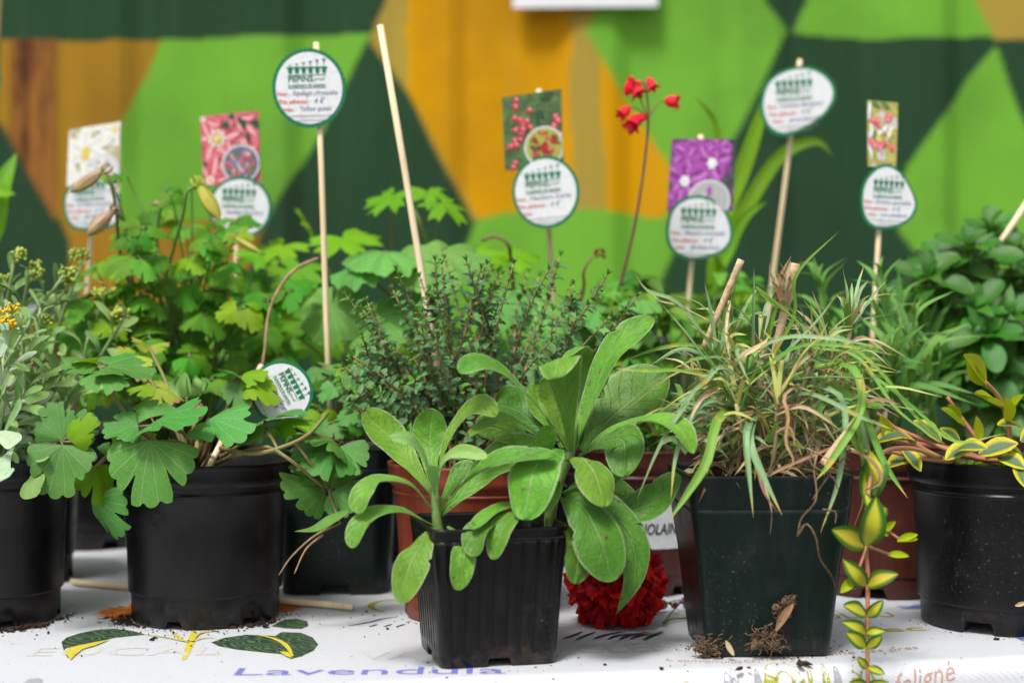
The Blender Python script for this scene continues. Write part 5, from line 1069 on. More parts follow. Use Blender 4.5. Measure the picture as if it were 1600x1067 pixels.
bud_cluster(root, P(937, 398, 1.40), .006, 'dark_red', 16, 'spent_flower'); bud_cluster(root, P(803, 513, 1.36), .006, 'dark_red', 12, 'spent_flower')
def bell(a, b, w, br):
    part('side_stem', tube([P(*br), P(*br).lerp(P(*a), .6)+Vector((0, 0, .003)), P(*a)], .0008, .0006, 5, 7), M['purple_stem'], root)
    A, B = P(*a), P(*b); ax = B-A; N = ax.orthogonal().normalized(); Q = ax.cross(N).normalized(); G = Geo()
    for k in range(5):
        t = k*1.2566; d = N*math.cos(t)+Q*math.sin(t)
        G.add(blade([A+d*w*.08, A+ax*.35+d*w*.42, A+ax*.75+d*w*.40, A+ax+d*w*.72], w*.62, 'strap', d, -.4, 8, 4, seed=k))
    part('flower', G, M['coral'], root)
for a, b, w in [((978, 150, 1.385), (992, 122, 1.38), .014), ((985, 126, 1.385), (1000, 150, 1.38), .015), ((1012, 122, 1.39), (1022, 140, 1.385), .011), ((1038, 158, 1.385), (1060, 160, 1.38), .014), ((985, 168, 1.385), (968, 182, 1.38), .012), ((1000, 180, 1.385), (985, 200, 1.375), .015), ((1003, 190, 1.38), (1008, 180, 1.38), .008), ((990, 190, 1.38), (982, 205, 1.38), .010)]:
    bell(a, b, w, (1012, 185, 1.385) if b[1] > 145 else (1010, 145, 1.385))
# ---- F: marjoram pot with paper band
C8 = Vector((.117, 1.335, 0))
root = thing('potted_marjoram', 'brown plastic pot with a white paper band reading MARJOLAINE, behind the red carnation', 'potted plant', C8)
round_pot(root, C8, .069, .058, .131, M['pot_brown'], (6, .12, .008), .02)
def wrap(ang, z, off):
    r = lerp(.058, .0665, z/.131)+off; return Vector((C8.x+r*math.sin(ang), C8.y-r*math.cos(ang), z))
v = []; f = []
for i in range(31):
    for k in range(5): v.append(wrap(lerp(-.75, .75, i/30), lerp(.044, .092, k/4), .0012))
for i in range(30):
    for k in range(4): f.append((i*5+k, i*5+k+1, (i+1)*5+k+1, (i+1)*5+k))
band = part('paper_band', (v, f, None), M['paper'], root)
g, w = text_geo('MARJOLAINE', .012, .22)
part('lettering', ([wrap(-.30+q[0]/w*.90, .0575+q[1]*.0142, .0018) for q in g[0]], g[1], None), M['ink_black'], band)
c0 = C8+Vector((0, 0, .12)); MIX = [leaf_proto('leaf', M['mixed'], R(.5, .65), 'oval', .2, R(-.2, .1), 6, 4, .04, 0, i) for i in range(4)]
ml = []
for i in range(34):
    e = P(R(880, 1080), R(560, 690), R(1.26, 1.38)); b = c0+Vector((R(-.045, .045), R(-.045, .045), 0))
    pts = [b, b.lerp(e, .6), e]; part('stem', tube(pts, .0012, .0008, 5, 6), M['woody'], root); L = spl(pts, 20)
    for k in range(9):
        q = min(18, 5+int(k*14/8)); T = (L[q+1]-L[q]).normalized(); N = T.orthogonal(); N.normalize(); B = T.cross(N)
        for s in (0, math.pi): a = k*1.57+s+R(-.3, .3); ml.append(frame(L[q], (N*math.cos(a)+B*math.sin(a)+T*.4).normalized()*R(.009, .014), T))
scatter(root, 'leaf', MIX, ml, 300, 'foliage', near)
# ---- R: purple flowered rocket behind the grass
C9 = Vector((.172, 1.49, 0))
root = thing('potted_purple_flowered_plant', 'leafy plant with a few small purple florets behind the grassy tuft', 'potted plant', C9)
round_pot(root, C9, .066, .056, .131, M['pot_black'])
c0 = C9+Vector((0, 0, .12)); ml = []
BIG = [leaf_proto('leaf', M['mixed'], R(.45, .6), 'oval', .2, R(-.4, -.1), 8, 4, .05, 0, i) for i in range(4)]
for i in range(46):
    e = P(R(950, 1190), R(440, 580), R(1.38, 1.52)); b = c0+Vector((R(-.03, .03), R(-.03, .03), 0)); b.x += (e.x-c0.x)*.3
    part('stem', tube([b, b.lerp(e, .5)+Vector((0, 0, .01)), e], .0016, .001, 5, 7), M['stem_green'], root)
    for k in range(4): a = R(0, 6.28); ml.append(frame(e, Vector((math.cos(a), math.sin(a)-.3, R(-.2, .4))).normalized()*R(.022, .042), (R(-.3, .3), -.4, .9)))
scatter(root, 'leaf', BIG, ml)
for (x, y) in ((1020, 522), (1032, 530), (1110, 505)):
    bud_cluster(root, P(x, y, 1.40), .0042, 'purple', 9, 'floret')
# ---- N: broad strap leaves behind the round signs
C10 = Vector((.275, 1.63, 0))
root = thing('potted_strap_leaf_plant', 'plant with long arching strap leaves, blurred behind the purple photo card', 'potted plant', C10)
round_pot(root, C10, .066, .056, .131, M['pot_black'])
c0 = C10+Vector((-.02, 0, .12))
for pts, w in (([(1120, 470, 1.62), (1125, 400, 1.62), (1170, 320, 1.61), (1220, 245, 1.6), (1275, 222, 1.59), (1302, 245, 1.58)], 26), ([(1115, 480, 1.63), (1130, 350, 1.63), (1160, 270, 1.62), (1190, 180, 1.61), (1200, 130, 1.6)], 30), ([(1118, 470, 1.61), (1140, 390, 1.61), (1165, 340, 1.6), (1198, 315, 1.59)], 22), ([(1110, 480, 1.63), (1128, 320, 1.63), (1120, 200, 1.62), (1085, 150, 1.61)], 14), ([(1100, 500, 1.62), (1075, 460, 1.6), (1040, 470, 1.58)], 26), ([(1125, 500, 1.62), (1160, 460, 1.6), (1200, 470, 1.58)], 28), ([(1120, 480, 1.62), (1128, 430, 1.61), (1118, 395, 1.6)], 24)):
    q = [c0]+[P(*p) for p in pts]; part('leaf', blade(q, w/F*1.6, 'strap', (-.5, -.8, .3), .35, 20, 5, .03, 0, 0, R(0, 9)), M['tulip'], root)
# ---- I: linear leaved plant in brown pot
C11 = Vector((.345, 1.325, 0))
root = thing('potted_linear_leaf_plant', 'upright stems of narrow pale leaves in the reddish brown pot behind the trailing vine', 'potted plant', C11)
round_pot(root, C11, .073, .062, .132, M['pot_brown'], (5, .17, .009), .02, .55)
c0 = C11+Vector((0, 0, .12))
LIN = [leaf_proto('leaf', M['linear'], R(.12, .17), 'lance', .3, R(-.45, .05), 12, 4, .02, 0, i) for i in range(5)]
ml = []
for e, m_ in (((1372, 432, 1.30), (1390, 540, 1.30)), ((1424, 505, 1.27), (1422, 600, 1.28)), ((1278, 440, 1.36), (1300, 540, 1.34)), ((1330, 520, 1.33), (1340, 600, 1.33)), ((1460, 560, 1.33), (1450, 640, 1.33)), ((1395, 560, 1.25), (1400, 620, 1.27)), ((1300, 500, 1.38), (1320, 580, 1.36)), ((1450, 500, 1.38), (1440, 600, 1.36)), ((1350, 580, 1.26), (1360, 640, 1.28)), ((1405, 470, 1.36), (1410, 580, 1.34))):
    b = c0+Vector(((P(*m_).x-c0.x)*.5, R(-.03, .03), 0)); pts = [b, P(*m_), P(*e)]; L = spl(pts, 30)
    part('stem', tube(pts, .0022, .0014, 6, 12), M['stem_green'], root)
    for k in range(14):
        t = lerp(.3, 1, k/13); q = min(28, int(t*29)); T = (L[q+1]-L[q]).normalized(); N = T.orthogonal().normalized(); B = T.cross(N); a = k*2.4
        d = N*math.cos(a)+B*math.sin(a); ml.append(frame(L[q], (d*lerp(1, .45, t)+T*lerp(.5, 1.1, t)).normalized()*R(.040, .072)*(1 if t < .9 else .55), T-d*.4+Vector((0, -.5, .2))))
scatter(root, 'leaf', LIN, ml)
# ---- K: dense obovate-leaved shrublet at right
C12 = Vector((.522, 1.50, 0))
root = thing('potted_dense_leafy_plant', 'dense dark green rosettes of rounded leaves at the right edge of the back row', 'potted plant', C12)
round_pot(root, C12, .075, .064, .132, M['pot_brown'])
c0 = C12+Vector((0, 0, .12)); GLO = [leaf_proto('leaf', M['glossy'], R(.44, .54), 'spat' if i % 3 else 'acute', .25, R(-.3, -.05), 10, 4, .03, 0, i) for i in range(5)]
ml = []
ros = [(1545, 365), (1515, 395), (1580, 400), (1530, 430), (1480, 420), (1450, 440), (1555, 455), (1590, 450), (1500, 465), (1520, 490), (1460, 480), (1435, 470), (1570, 500), (1610, 480), (1540, 525), (1490, 520), (1590, 545), (1450, 530), (1620, 420), (1640, 520), (1520, 560), (1560, 580), (1610, 590), (1480, 570), (1640, 460), (1570, 620), (1530, 615), (1600, 630)]
for (x, y) in ros:
    dd = R(1.38, 1.50) if y < 480 else R(1.36, 1.44); e = P(x, y, dd); b = c0+Vector(((e.x-c0.x)*.3, R(-.03, .02), 0))
    part('stem', tube([b, b.lerp(e, .6)+Vector((0, 0, -.005)), e], .0024, .0018, 6, 8), M['stem_green'], root)
    ax = ((e-c0).normalized()+Vector((0, -.6, .5))).normalized(); N = ax.orthogonal().normalized(); B = ax.cross(N)
    for k in range(11):
        a = k*2.4+R(-.2, .2); t = k/10; d = N*math.cos(a)+B*math.sin(a)
        ml.append(frame(e-ax*.012*(1-t), (d*lerp(1, .35, t)+ax*lerp(.05, .9, t)).normalized()*R(.044, .060)*lerp(1.05, .5, t), ax-d*.2))
scatter(root, 'leaf', GLO, ml, 400)

# ================================================================ carnation lying on the cloth
CC = Vector((.0845, 1.150, .036))
root = thing('carnation_flower', 'ruffled red carnation head lying on the cloth between the two square pots', 'flower', (CC.x, CC.y, 0))
def ruff(seed):
    rs = random.Random(seed); v = []; f = []; uv = []; nr, na = 11, 34; ph = rs.uniform(0, 6); cur = rs.uniform(.3, 1.1); p2 = rs.uniform(0, 6)
    jag = [1-.07*rs.random() for _ in range(na+1)]
    for i in range(nr+1):
        t = i/nr; bend = cur*max(0, t-.25)**1.3         # the blade curls outward
        yy = math.sin(bend*1.2)/1.2 if bend else 0
        y0 = min(t, .25)+max(0, t-.25)*math.cos(bend); z0 = -max(0, t-.25)*math.sin(bend)
        for j in range(na+1):
            s = j/na*2-1; w = (.10+.62*t**.9)*(1-.12*abs(s)**3)
            rf = 1.5*t*t*(.085*math.sin(s*7+ph)+.055*math.sin(s*15+p2)+.03*math.sin(s*27+ph*2))
            edge = jag[j] if i == nr else 1
            v.append((s*w, (y0-.16*s*s*t)*edge+rf*math.sin(bend), z0+rf*math.cos(bend)+.08*noise.noise(Vector((s*2+seed, t*2, seed)))*t)); uv.append((t, j/na))
    m = na+1
    for i in range(nr):
        for j in range(na): f.append((i*m+j, i*m+j+1, (i+1)*m+j+1, (i+1)*m+j))
    return v, f, uv
PET = [proto('petal', ruff(i), M['carnation']) for i in range(10)]
AXC = Vector((.25, -.75, .62)).normalized()       # the flower faces the camera and up
for i in range(105):
    zz = 1-2*(i+.5)/105; a = i*2.399963; rr = math.sqrt(1-zz*zz); d = Vector((rr*math.cos(a), rr*math.sin(a), zz))
    if d.y > .7: continue
    d = (d+Vector((R(-.2, .2), R(-.2, .2), R(-.2, .2)))).normalized()
    L = R(.031, .039); st = CC+d*R(-.002, .006)
    e = st+Vector((d.x*1.1, d.y*.9, d.z*.95))*L; e.z = max(e.z, .006+R(0, .004))
    nrm = AXC-d*AXC.dot(d)+Vector((R(-.5, .5), R(-.5, .5), R(-.5, .5)))
    link('petal', random.choice(PET), root, frame(st, e-st, nrm))
part('calyx', tube([CC+Vector((.02, .03, -.014)), CC+Vector((.03, .045, -.022)), CC+Vector((.045, .06, -.030))], .008, .004, 8, 6), M['stem_green'], root)
root = thing('lavender_sprig', 'thin dried sprig with a withered bud beside the red carnation', 'sprig', P(1052, 975, 1.155)-Vector((0, 0, P(1052, 975, 1.155).z)))
def tz(px, py, h=.0015): d = EYE*F/(py-533.5); return Vector(((px-800)/F*d, d, h))
part('stalk', tube([tz(1036, 975), tz(1050, 972, .003), tz(1070, 968), tz(1085, 967)], .0009, .0007, 5, 8), M['stem_green'], root)
part('stalk', tube([tz(1042, 944), tz(1060, 940), tz(1085, 938)], .0009, .0007, 5, 6), M['stem_green'], root)
part('stalk', tube([tz(1038, 975), tz(1048, 965, .004), tz(1058, 958, .006)], .0008, .0006, 5, 6), M['bronze_stem'], root)
bud_cluster(root, tz(1065, 954, .006), .006, 'purple', 12, 'withered_bud'); bud_cluster(root, tz(1052, 958, .006), .005, 'dark_red', 10, 'withered_bud')

# ================================================================ plant markers
def disc(outline, n=72):
    return [outline(2*math.pi*i/n) for i in range(n)]
def fan(pts, z): 
    n = len(pts); return ([(0, 0, z)]+[(x, y, z) for x, y in pts], [(0, 1+i, 1+(i+1) % n) for i in range(n)], None)
def marker(label, st_top, st_bot, d, tg=None, rx=0, ry=0, tilt=0, yaw=0, egg=None, card=None, texts=None, nm='plant_marker', scallop=0, group=None, base=None, db=None, r=.0027):
    """tg: tag centre pixel; rx, ry: half size in pixels; card: (corner pixels, kind); texts: the handwritten entries"""
    a = P(*st_top, d); b = P(*st_bot, db or d)
    if base is not None and b.z > base: b = a+(b-a)*((a.z-base)/(a.z-b.z))
    root = thing(nm, label, 'plant marker', b, group)
    if a: part('stick', boxtube(a, b, r), M['bamboo'], root)
    dep = lambda py: lerp(a.y, b.y, max(0, min(1, ((P(0, py, d).z-a.z)/(b.z-a.z)))))
    if card:
        q = [P(x, y, min(dep(card[0][0][1]), dep(card[0][2][1]))-.0042) for x, y in card[0]]
        v = q+[p+Vector((0, .0006, 0)) for p in q]
        cd = part('photo_card', (v, [(0, 1, 2, 3), (7, 6, 5, 4), (0, 4, 5, 1), (1, 5, 6, 2), (2, 6, 7, 3), (3, 7, 4, 0)], None), M[card[2]], root, False)
        photo(cd, q, card[1])
    if tg:
        dt = min(dep(tg[1]-ry), dep(tg[1]+ry), *([min(dep(card[0][0][1]), dep(card[0][2][1]))] if card else [9]))-.0068; c = P(*tg, dt); k = dt/F; Mx = Matrix.Translation(c) @ Matrix.Rotation(math.radians(yaw), 4, 'Z') @ Matrix.Rotation(math.radians(90), 4, 'X') @ Matrix.Rotation(math.radians(tilt), 4, 'Z')
        def ol(a_, g=1.0):
            x, y = math.cos(a_), math.sin(a_); e = 1.0
            if egg and len(egg) < 5: e = 1+egg[0]*math.cos(a_-egg[1])+egg[2]*math.cos(2*(a_-egg[3]))
            s = 1+scallop*(abs(math.sin(a_*22))-.5) if g == 1.0 else 1
            return (x*rx*k*e*g*s, y*ry*k*e*g*s)
        def put(name, g_, mat, par): return link(name, Geo().add(g_).mesh(name, M[mat], False), par, Mx)
        if egg and len(egg) > 4:
            E = [Vector((x-tg[0], tg[1]-y, 0))*k for x, y in egg]; LE = spl(E[-2:]+E+E[:2], 8*(len(E)+3)+1)
            st_ = len(LE)//(len(E)+3); LE = LE[2*st_:2*st_+st_*len(E)]; Mi = Matrix.Rotation(math.radians(-tilt), 3, 'Z'); LE = [Mi @ w_ for w_ in LE]
            oo = ol; ol = lambda a_, g=1.0: (lambda w_: (w_.x*g, w_.y*g))(LE[int(round(a_/(2*math.pi)*len(LE))) % len(LE)])
        pts = disc(ol, 176 if scallop else 72); n = len(pts)
        v = [(x, y, 0) for x, y in pts]+[(x, y, -.0008) for x, y in pts]
        t_ = put('tag', (v, [tuple(range(n)), tuple(range(2*n-1, n-1, -1))]+[(i, n+i, n+(i+1) % n, (i+1) % n) for i in range(n)], None), 'tag_green', root)
        put('tag_face', fan(disc(lambda a_: ol(a_, .905)), .0004), 'paper', t_)
        U = min(rx, ry)*k
        G = Geo(); z = .0008       # row of little pots with sprouts
        for i in range(6):
            x = (-.50+.185*i)*U; w = .078*U; y0, y1 = .40*U, .58*U
            G.add(([(x-w*.6, y0, z), (x+w*.6, y0, z), (x+w*.85, y1-.04*U, z), (x-w*.85, y1-.04*U, z)], [(0, 1, 2, 3)], None))
            G.add(([(x-w*1.15, y1-.04*U, z), (x+w*1.15, y1-.04*U, z), (x+w*1.15, y1, z), (x-w*1.15, y1, z)], [(0, 1, 2, 3)], None))
            hh = (.05+.03*i)*U; G.add(([(x-.008*U, y1, z), (x+.008*U, y1, z), (x+.008*U, y1+hh, z), (x-.008*U, y1+hh, z)], [(0, 1, 2, 3)], None))
            for s in (-1, 1): G.add(([(x, y1+hh*.6, z), (x+s*.05*U, y1+hh, z), (x+s*.02*U, y1+hh*1.25, z)], [(0, 1, 2)] if s > 0 else [(0, 2, 1)], None))
        def txt(G, body, x, y, h, wd, bold=0, shear=0):
            g_, w = text_geo(body, bold, shear); s = wd*U/w
            G.add(([(x*U+q[0]*s, y*U+q[1]*h*U/.72, z) for q in g_[0]], g_[1], None))
        txt(G, 'PEPINS', -.56, .175, .165, .68, .022); txt(G, 'prod', .14, .20, .10, .30, 0, .3); txt(G, "la pepiniere de quartier", -.56, .04, .085, 1.02, .02)
        for x0, x1, y, h in ((-.57, .47, .345, .02), (-.57, .47, -.005, .018)): G.add(([(x0*U, y*U, z), (x1*U, y*U, z), (x1*U, (y+h)*U, z), (x0*U, (y+h)*U, z)], [(0, 1, 2, 3)], None))
        put('printed_logo', (G.v, G.f, None), 'tag_green', t_)
        G = Geo(); txt(G, 'Nom :', -.86, -.20, .12, .33, .015); txt(G, 'Prix adhérent :', -.82, -.42, .12, .84, .015); txt(G, 'Infos :', -.72, -.63, .11, .34, .015)
        put('printed_fields', (G.v, G.f, None), 'ink_red', t_)
        G = Geo(); 
        for body, x, y, wd in zip(texts or ('', '', ''), (-.47, .12, -.28), (-.20, -.42, -.63), (1.24, .30, .92)):
            if body: txt(G, body, x, y, .15, wd, -.004, .35)
        if G.v: put('handwriting', (G.v, G.f, None), 'ink_blue', t_)
        G = Geo(); txt(G, 'contact@pepinsproduction.fr', -.60, -.79, .075, 1.2); txt(G, 'pepinsproduction.fr', -.36, -.91, .07, .76)
        put('printed_address', (G.v, G.f, None), 'ink_grey', t_)
    return root
def boxtube(a, b, r):
    v, f, uv = tube([a, a.lerp(b, .3)+Vector((.0004, 0, 0)), a.lerp(b, .65)-Vector((.0005, 0, 0)), b], r, r, 8); return v, f, uv
def photo(cd, q, kind):
    """flat printed picture: simple petals laid on the card; q = corners TL, TR, BR, BL"""
    def at(u, v_, z): return q[0].lerp(q[1], u).lerp(q[3].lerp(q[2], u), v_)+Vector((0, -.0004-z, 0))
    H = Geo; L = {}
    def blob(col, u, v_, ru, rv, z, n=9, jag=.15, rot=0):
        G = L.setdefault(col, Geo()); pts = []
        for i in range(n):
            a = 2*math.pi*i/n; k = R(1-jag, 1+jag); x, y = math.cos(a)*ru*k, math.sin(a)*rv*k
            x, y = x*math.cos(rot)-y*math.sin(rot), x*math.sin(rot)+y*math.cos(rot)
            pts.append(at(min(.99, max(.01, u+x)), min(.99, max(.01, v_+y)), z))
        G.add(([at(min(.99, max(.01, u)), min(.99, max(.01, v_)), z)]+pts, [(0, 1+(i+1) % n, 1+i) for i in range(n)], None))
    Z = [.0002]
    def nz(): Z[0] += .000009; return Z[0]
    def flower(u, w_, r, n, cols, eye=None, th=.30):
        """petals: each a slim blob with a paler streak and a darker flank"""
        ph = R(0, 6)
        for k in range(n):
            a = ph+k*6.283/n+R(-.12, .12); q_ = r*R(.85, 1.1)
            blob(cols[0], u+.55*q_*math.cos(a), w_+.45*q_*math.sin(a), .50*q_, th*q_*.5, nz(), 10, .12, a)
            blob(cols[1], u+.60*q_*math.cos(a+.14), w_+.50*q_*math.sin(a+.14), .36*q_, th*q_*.14, nz(), 8, .25, a)
            blob(cols[2], u+.50*q_*math.cos(a-.16), w_+.42*q_*math.sin(a-.16), .34*q_, th*q_*.12, nz(), 8, .25, a)
        if eye:
            for k in range(6): a = k*1.05; blob(eye, u+.13*r*math.cos(a), w_+.11*r*math.sin(a), .08*r, .06*r, nz(), 7, .3)
    def inset(u, w_, ru, rv, bg_, cols, n):
        blob('c_lgrey', u, w_, ru, rv, nz(), 26, 0); blob(bg_, u, w_, ru*.90, rv*.90, nz(), 26, 0)
        for i in range(n): a, rr = R(0, 6.28), math.sqrt(R(0, .75)); blob(random.choice(cols), u+ru*.86*rr*math.cos(a), w_+rv*.86*rr*math.sin(a), ru*R(.07, .15), rv*R(.06, .14), nz(), 7, .4)
    if kind == 'white':
        flower(.36, .38, .46, 6, ('c_white', 'c_cream', 'c_lgrey'), 'c_yel', .5); flower(.90, .10, .36, 6, ('c_white', 'c_cream', 'c_lgrey'), 'c_yel', .5); flower(.12, .95, .36, 6, ('c_white', 'c_cream', 'c_lgrey'), None, .5)
        for i in range(4): blob('c_yel', .34+R(-.05, .05), .45+R(-.03, .12), .04, .07, nz(), 7, .4)
        inset(.68, .72, .33, .28, 'c_lgrey', ['c_cream', 'c_white', 'c_grey', 'c_tanbg'], 30)
    if kind == 'pink':
        for (u, w_, r) in ((.28, .34, .44), (.98, .40, .42), (.12, .92, .38), (.05, .05, .28), (.62, .05, .3), (.5, .62, .3)): flower(u, w_, r, 6, ('c_pk', 'c_pkl', 'c_pk2'), 'c_cream' if u < .5 else None, .5)
        for k in range(9): a = k*.7; blob('c_cream', .28+.12*math.cos(a), .34+.10*math.sin(a), .035, .03, nz(), 7, .3)
        blob('c_yel', .28, .35, .055, .045, nz())
        for i in range(9): blob('c_dkg', R(.4, 1), R(.05, .5), .05, .05, nz(), 7, .5)
        inset(.67, .72, .33, .27, 'c_slate', ['c_pk', 'c_pk2', 'c_pkl', 'c_mdg', 'c_lil'], 46)
    if kind == 'red':
        for i in range(10): blob(random.choice(['c_mdg', 'c_dkg']), R(0, 1), R(0, 1), .10, .05, nz(), 9, .4, R(0, 3))
        for (u, w_) in ((.24, .06), (.22, .15), (.45, .22), (.2, .3), (.28, .33), (.34, .4), (.2, .46), (.45, .44), (.3, .52), (.18, .6), (.28, .6), (.12, .68), (.2, .66), (.18, .9), (.14, .96), (.88, .34), (.92, .4), (.85, .46), (.97, .58), (.4, .36), (.33, .46)):
            blob(random.choice(['c_pk2', 'c_rpink']), u, w_, .058, .042, nz(), 7, .35); blob('c_pkl', u+.01, w_-.012, .022, .016, nz(), 6, .4); blob('c_red', u-.02, w_+.018, .03, .014, nz(), 6, .4)
        inset(.68, .72, .34, .27, 'c_olive', ['c_red', 'c_red', 'c_pk2', 'c_red', 'c_dkg'], 60)
    if kind == 'purple':
        for (u, w_, r) in ((.62, .30, .34), (.25, .55, .32), (.25, .22, .24), (.12, .88, .24), (.45, .08, .22), (.72, .10, .2)): flower(u, w_, r, 5, ('c_mag', 'c_magl', 'c_mag2'), None, .85)
        for (u, w_) in ((.64, .34), (.24, .58)):
            for k in range(6): a = k*1.05; blob('c_white', u+.045*math.cos(a), w_+.045*math.sin(a), .042, .03, nz(), 8, .3, a)
        inset(.62, .86, .33, .30, 'c_grey', ['c_grey', 'c_lgrey', 'c_grey'], 8)
        blob('c_mag', .62, .73, .04, .08, nz()); blob('c_mdg', .62, .86, .015, .05, nz())
    if kind == 'strip':
        for i in range(14): blob(random.choice(['c_olive', 'c_yel', 'c_cream', 'c_lgrey', 'c_white', 'c_mdg']), R(0, 1), R(0, 1), .16, .05, nz(), 9, .4, R(0, 3))
        for (u, w_) in ((.3, .3), (.4, .38), (.7, .22), (.65, .28), (.15, .3), (.12, .62), (.3, .66), (.5, .66), (.4, .7), (.62, .64), (.2, .68), (.85, .7)): blob(random.choice(['c_rpink', 'c_pk', 'c_pk2']), u, w_, .11, .05, nz(), 8, .3); blob('c_pkl', u+.03, w_-.01, .04, .02, nz(), 6, .3)
        blob('c_ocre', .6, .5, .4, .012, nz(), 9, .1, .5)
    for c, G in L.items(): tag(part('printed_picture', G, M[c], cd, False), kind='stuff')
marker('round paper tag under a photo card of white flowers, leftmost marker on a stick', (150, 215), (133, 520), 1.54, (143, 313), 45, 48, 3, 8, [(100, 325), (106, 297), (128, 284), (160, 284), (184, 297), (188, 328), (180, 352), (143, 361), (112, 355)], ([(108, 203), (189, 190), (187, 302), (104, 292)], 'white', 'ph_white'), ('Clematis', '6 €', 'blanc'), base=.11, db=1.57)
marker('round paper tag under a photo card of pink columbine flowers', (372, 190), (368, 470), 1.49, (375, 325), 50, 49, -2, 0, None, ([(312, 182), (404, 173), (408, 286), (318, 292)], 'pink', 'ph_pink'), ('Aquilegia Red Story', '4 €', 'soleil mi-ombre'), base=.11, db=1.46)
marker('round scalloped paper tag without a photo card on a tall stick, highest at left', (494, 67), (516, 640), 1.295, (483, 138), 57, 62, 2, 4, None, None, ('Aquilegia chrysantha', '4 €', "'Yellow queen'"), scallop=.03, base=.11)
marker('bare leaning wooden stick without any tag, standing in the thyme', (594, 40), (676, 530), 1.24, nm='bare_stick', base=.11, r=.0030)
marker('round paper tag under a photo card of red heuchera flowers', (842, 139), (868, 515), 1.42, (852, 301), 53, 57, 5, -6, (.02, .6, 0, 0), ([(784, 153), (877, 139), (881, 262), (789, 267)], 'red', 'ph_red'), ('Heuchera Scarlet', '4 €', ''), base=.11, db=1.46)
marker('round paper tag under a photo card of purple flowers', (1095, 211), (1076, 470), 1.47, (1093, 357), 54, 52, -1, 4, [(1040, 360), (1048, 327), (1070, 309), (1098, 306), (1128, 320), (1144, 350), (1144, 378), (1125, 397), (1085, 406), (1058, 400), (1044, 385)], ([(1050, 217), (1151, 218), (1145, 330), (1042, 332)], 'purple', 'ph_purple'), ('Hesperis matronalis', '4 €', 'blanc'), base=.11, db=1.48)
marker('egg shaped paper tag without a photo card at upper right', (1250, 93), (1206, 450), 1.55, (1244, 157), 57, 53, 4, -5, [(1188, 165), (1199, 127), (1230, 107), (1268, 105), (1297, 123), (1306, 150), (1290, 180), (1258, 202), (1225, 213), (1199, 200)], None, ('Verbena Bampton', '4 €', 'soleil'), base=.11, db=1.58)
marker('egg shaped paper tag under a narrow strip of pink bleeding heart photo', (1381, 200), (1366, 490), 1.41, (1389, 310), 46, 51, -3, 5, [(1343, 310), (1350, 281), (1369, 261), (1390, 257), (1412, 272), (1430, 303), (1434, 325), (1421, 346), (1395, 357), (1365, 357), (1348, 341)], ([(1355, 157), (1403, 161), (1400, 262), (1356, 260)], 'strip', 'ph_strip'), ('Dicentra spectabilis', '4 €', 'mi-ombre'), base=.11, db=1.385)
marker('round paper tag fallen over among the columbine leaves, printed side sideways', (408, 572), (370, 646), 1.255, (440, 613), 50, 49, -62, 0, None, None, ('Aquilegia', '4 €', ''), base=.12, db=1.20)
marker('stick with a tag cut off by the left edge of the view', (-38, 60), (-30, 500), 1.40, (-42, 125), 44, 48, 0, 0, None, None, ('Alyssum', '4 €', ''), base=.11)
marker('bare grey stick leaning out of the dense leafy plant at the right edge', (1640, 262), (1574, 362), 1.42, nm='bare_stick', base=.11, db=1.44, r=.0030)
# stick lying on the cloth behind the columbine pot
a, b = tz(112, 915, .004), tz(552, 955, .004)
root = thing('wooden_stick', 'thin wooden stick lying on the cloth behind the low columbine pot', 'stick', (a+b)/2-Vector((0, 0, .004)))
part('shaft', tube([a, b], .0029, .0029, 8), M['bamboo'], root)
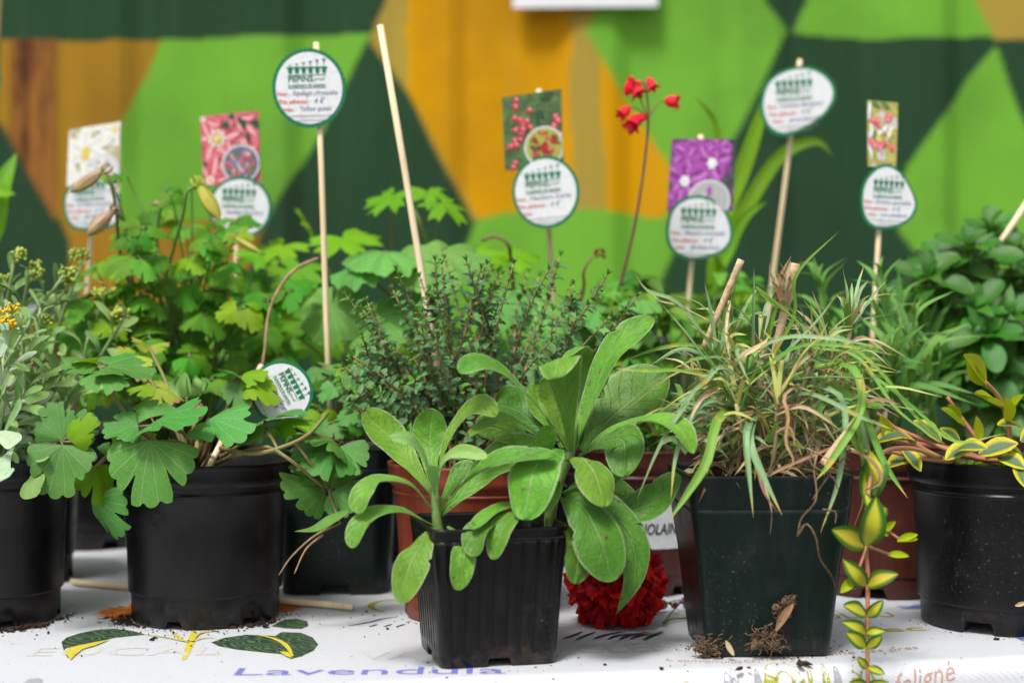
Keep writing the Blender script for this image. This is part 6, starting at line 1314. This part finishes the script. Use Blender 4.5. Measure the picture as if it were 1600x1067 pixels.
# red box behind the stall at left
c = P(-105, 520, 2.2); bx = thing('red_box', 'red box with a grey top edge behind the plants at far left', 'box', (c.x, c.y, -.76))
part('body', boxg((c.x, c.y, -.25), .42, .25, 1.02), M['redbox'], bx, False); part('lid', boxg((c.x, c.y, .272), .44, .27, .022), M['greylid'], bx, False)

# ---------------------------------------------------------------- soil crumbs on the cloth
crumbs = [lump((0, 0, 0), 1, 1, 1.1, (1, .8, .6), i*3.7) for i in range(9)]
G = Geo()
def crumb(x, y, r): G.add(random.choice(crumbs), Matrix.Translation((x, y, r*.35+.0004)) @ Matrix.Rotation(R(0, 6), 4, 'Z') @ Matrix.Rotation(R(-.6, .6), 4, 'X') @ Matrix.Diagonal((r*R(.6, 1.5), r*R(.6, 1.1), r*R(.5, 1), 1)))
for c, rb, n, lo, hi in ((BC, .062, 170, 3.0, 6.4), (AC, .061, 150, 3.8, 6.6), (HC, .05, 70, 3.1, 6.4), (JC, .068, 40, 3, 5.5), (DC, .06, 20, 3, 4), (EC, .05, 30, 3.5, 6.5)):
    for i in range(n):
        a = R(lo, hi); q = rb+abs(random.gauss(0, .010 if R(0, 1) < .75 else .035)); crumb(c.x+q*math.cos(a), c.y+q*math.sin(a), R(.0003, .0011)*(1.7 if R(0, 1) < .06 else 1))
for i in range(150): a = random.gauss(5.6, .25); q = .062+abs(random.gauss(0, .005)); crumb(AC.x+q*math.cos(a), AC.y+q*math.sin(a), R(.0006, .0026))
for i in range(140): a = random.gauss(3.5, .25); q = .061+abs(random.gauss(0, .008)); crumb(BC.x+q*math.cos(a), BC.y+q*math.sin(a), R(.0005, .0020))
for i in range(30): a = random.gauss(5.7, .2); q = .060+abs(random.gauss(0, .005)); crumb(BC.x+q*math.cos(a), BC.y+q*math.sin(a), R(.001, .003))
for i in range(120): p = tz(R(20, 1590), R(900, 1040)); crumb(p.x, p.y, R(.0003, .0010))
for (x, y, r) in ((945, 1040, .002), (1033, 1046, .0022), (1155, 1046, .0022), (1170, 1045, .0018), (1250, 1040, .004), (1260, 1038, .003), (237, 1000, .0022), (76, 990, .002), (240, 998, .0015)): p = tz(x, y); crumb(p.x, p.y, r)
tag(part('soil_crumbs', G, M['soil'], None), 'dark soil crumbs scattered over the white cloth', 'soil', kind='stuff')
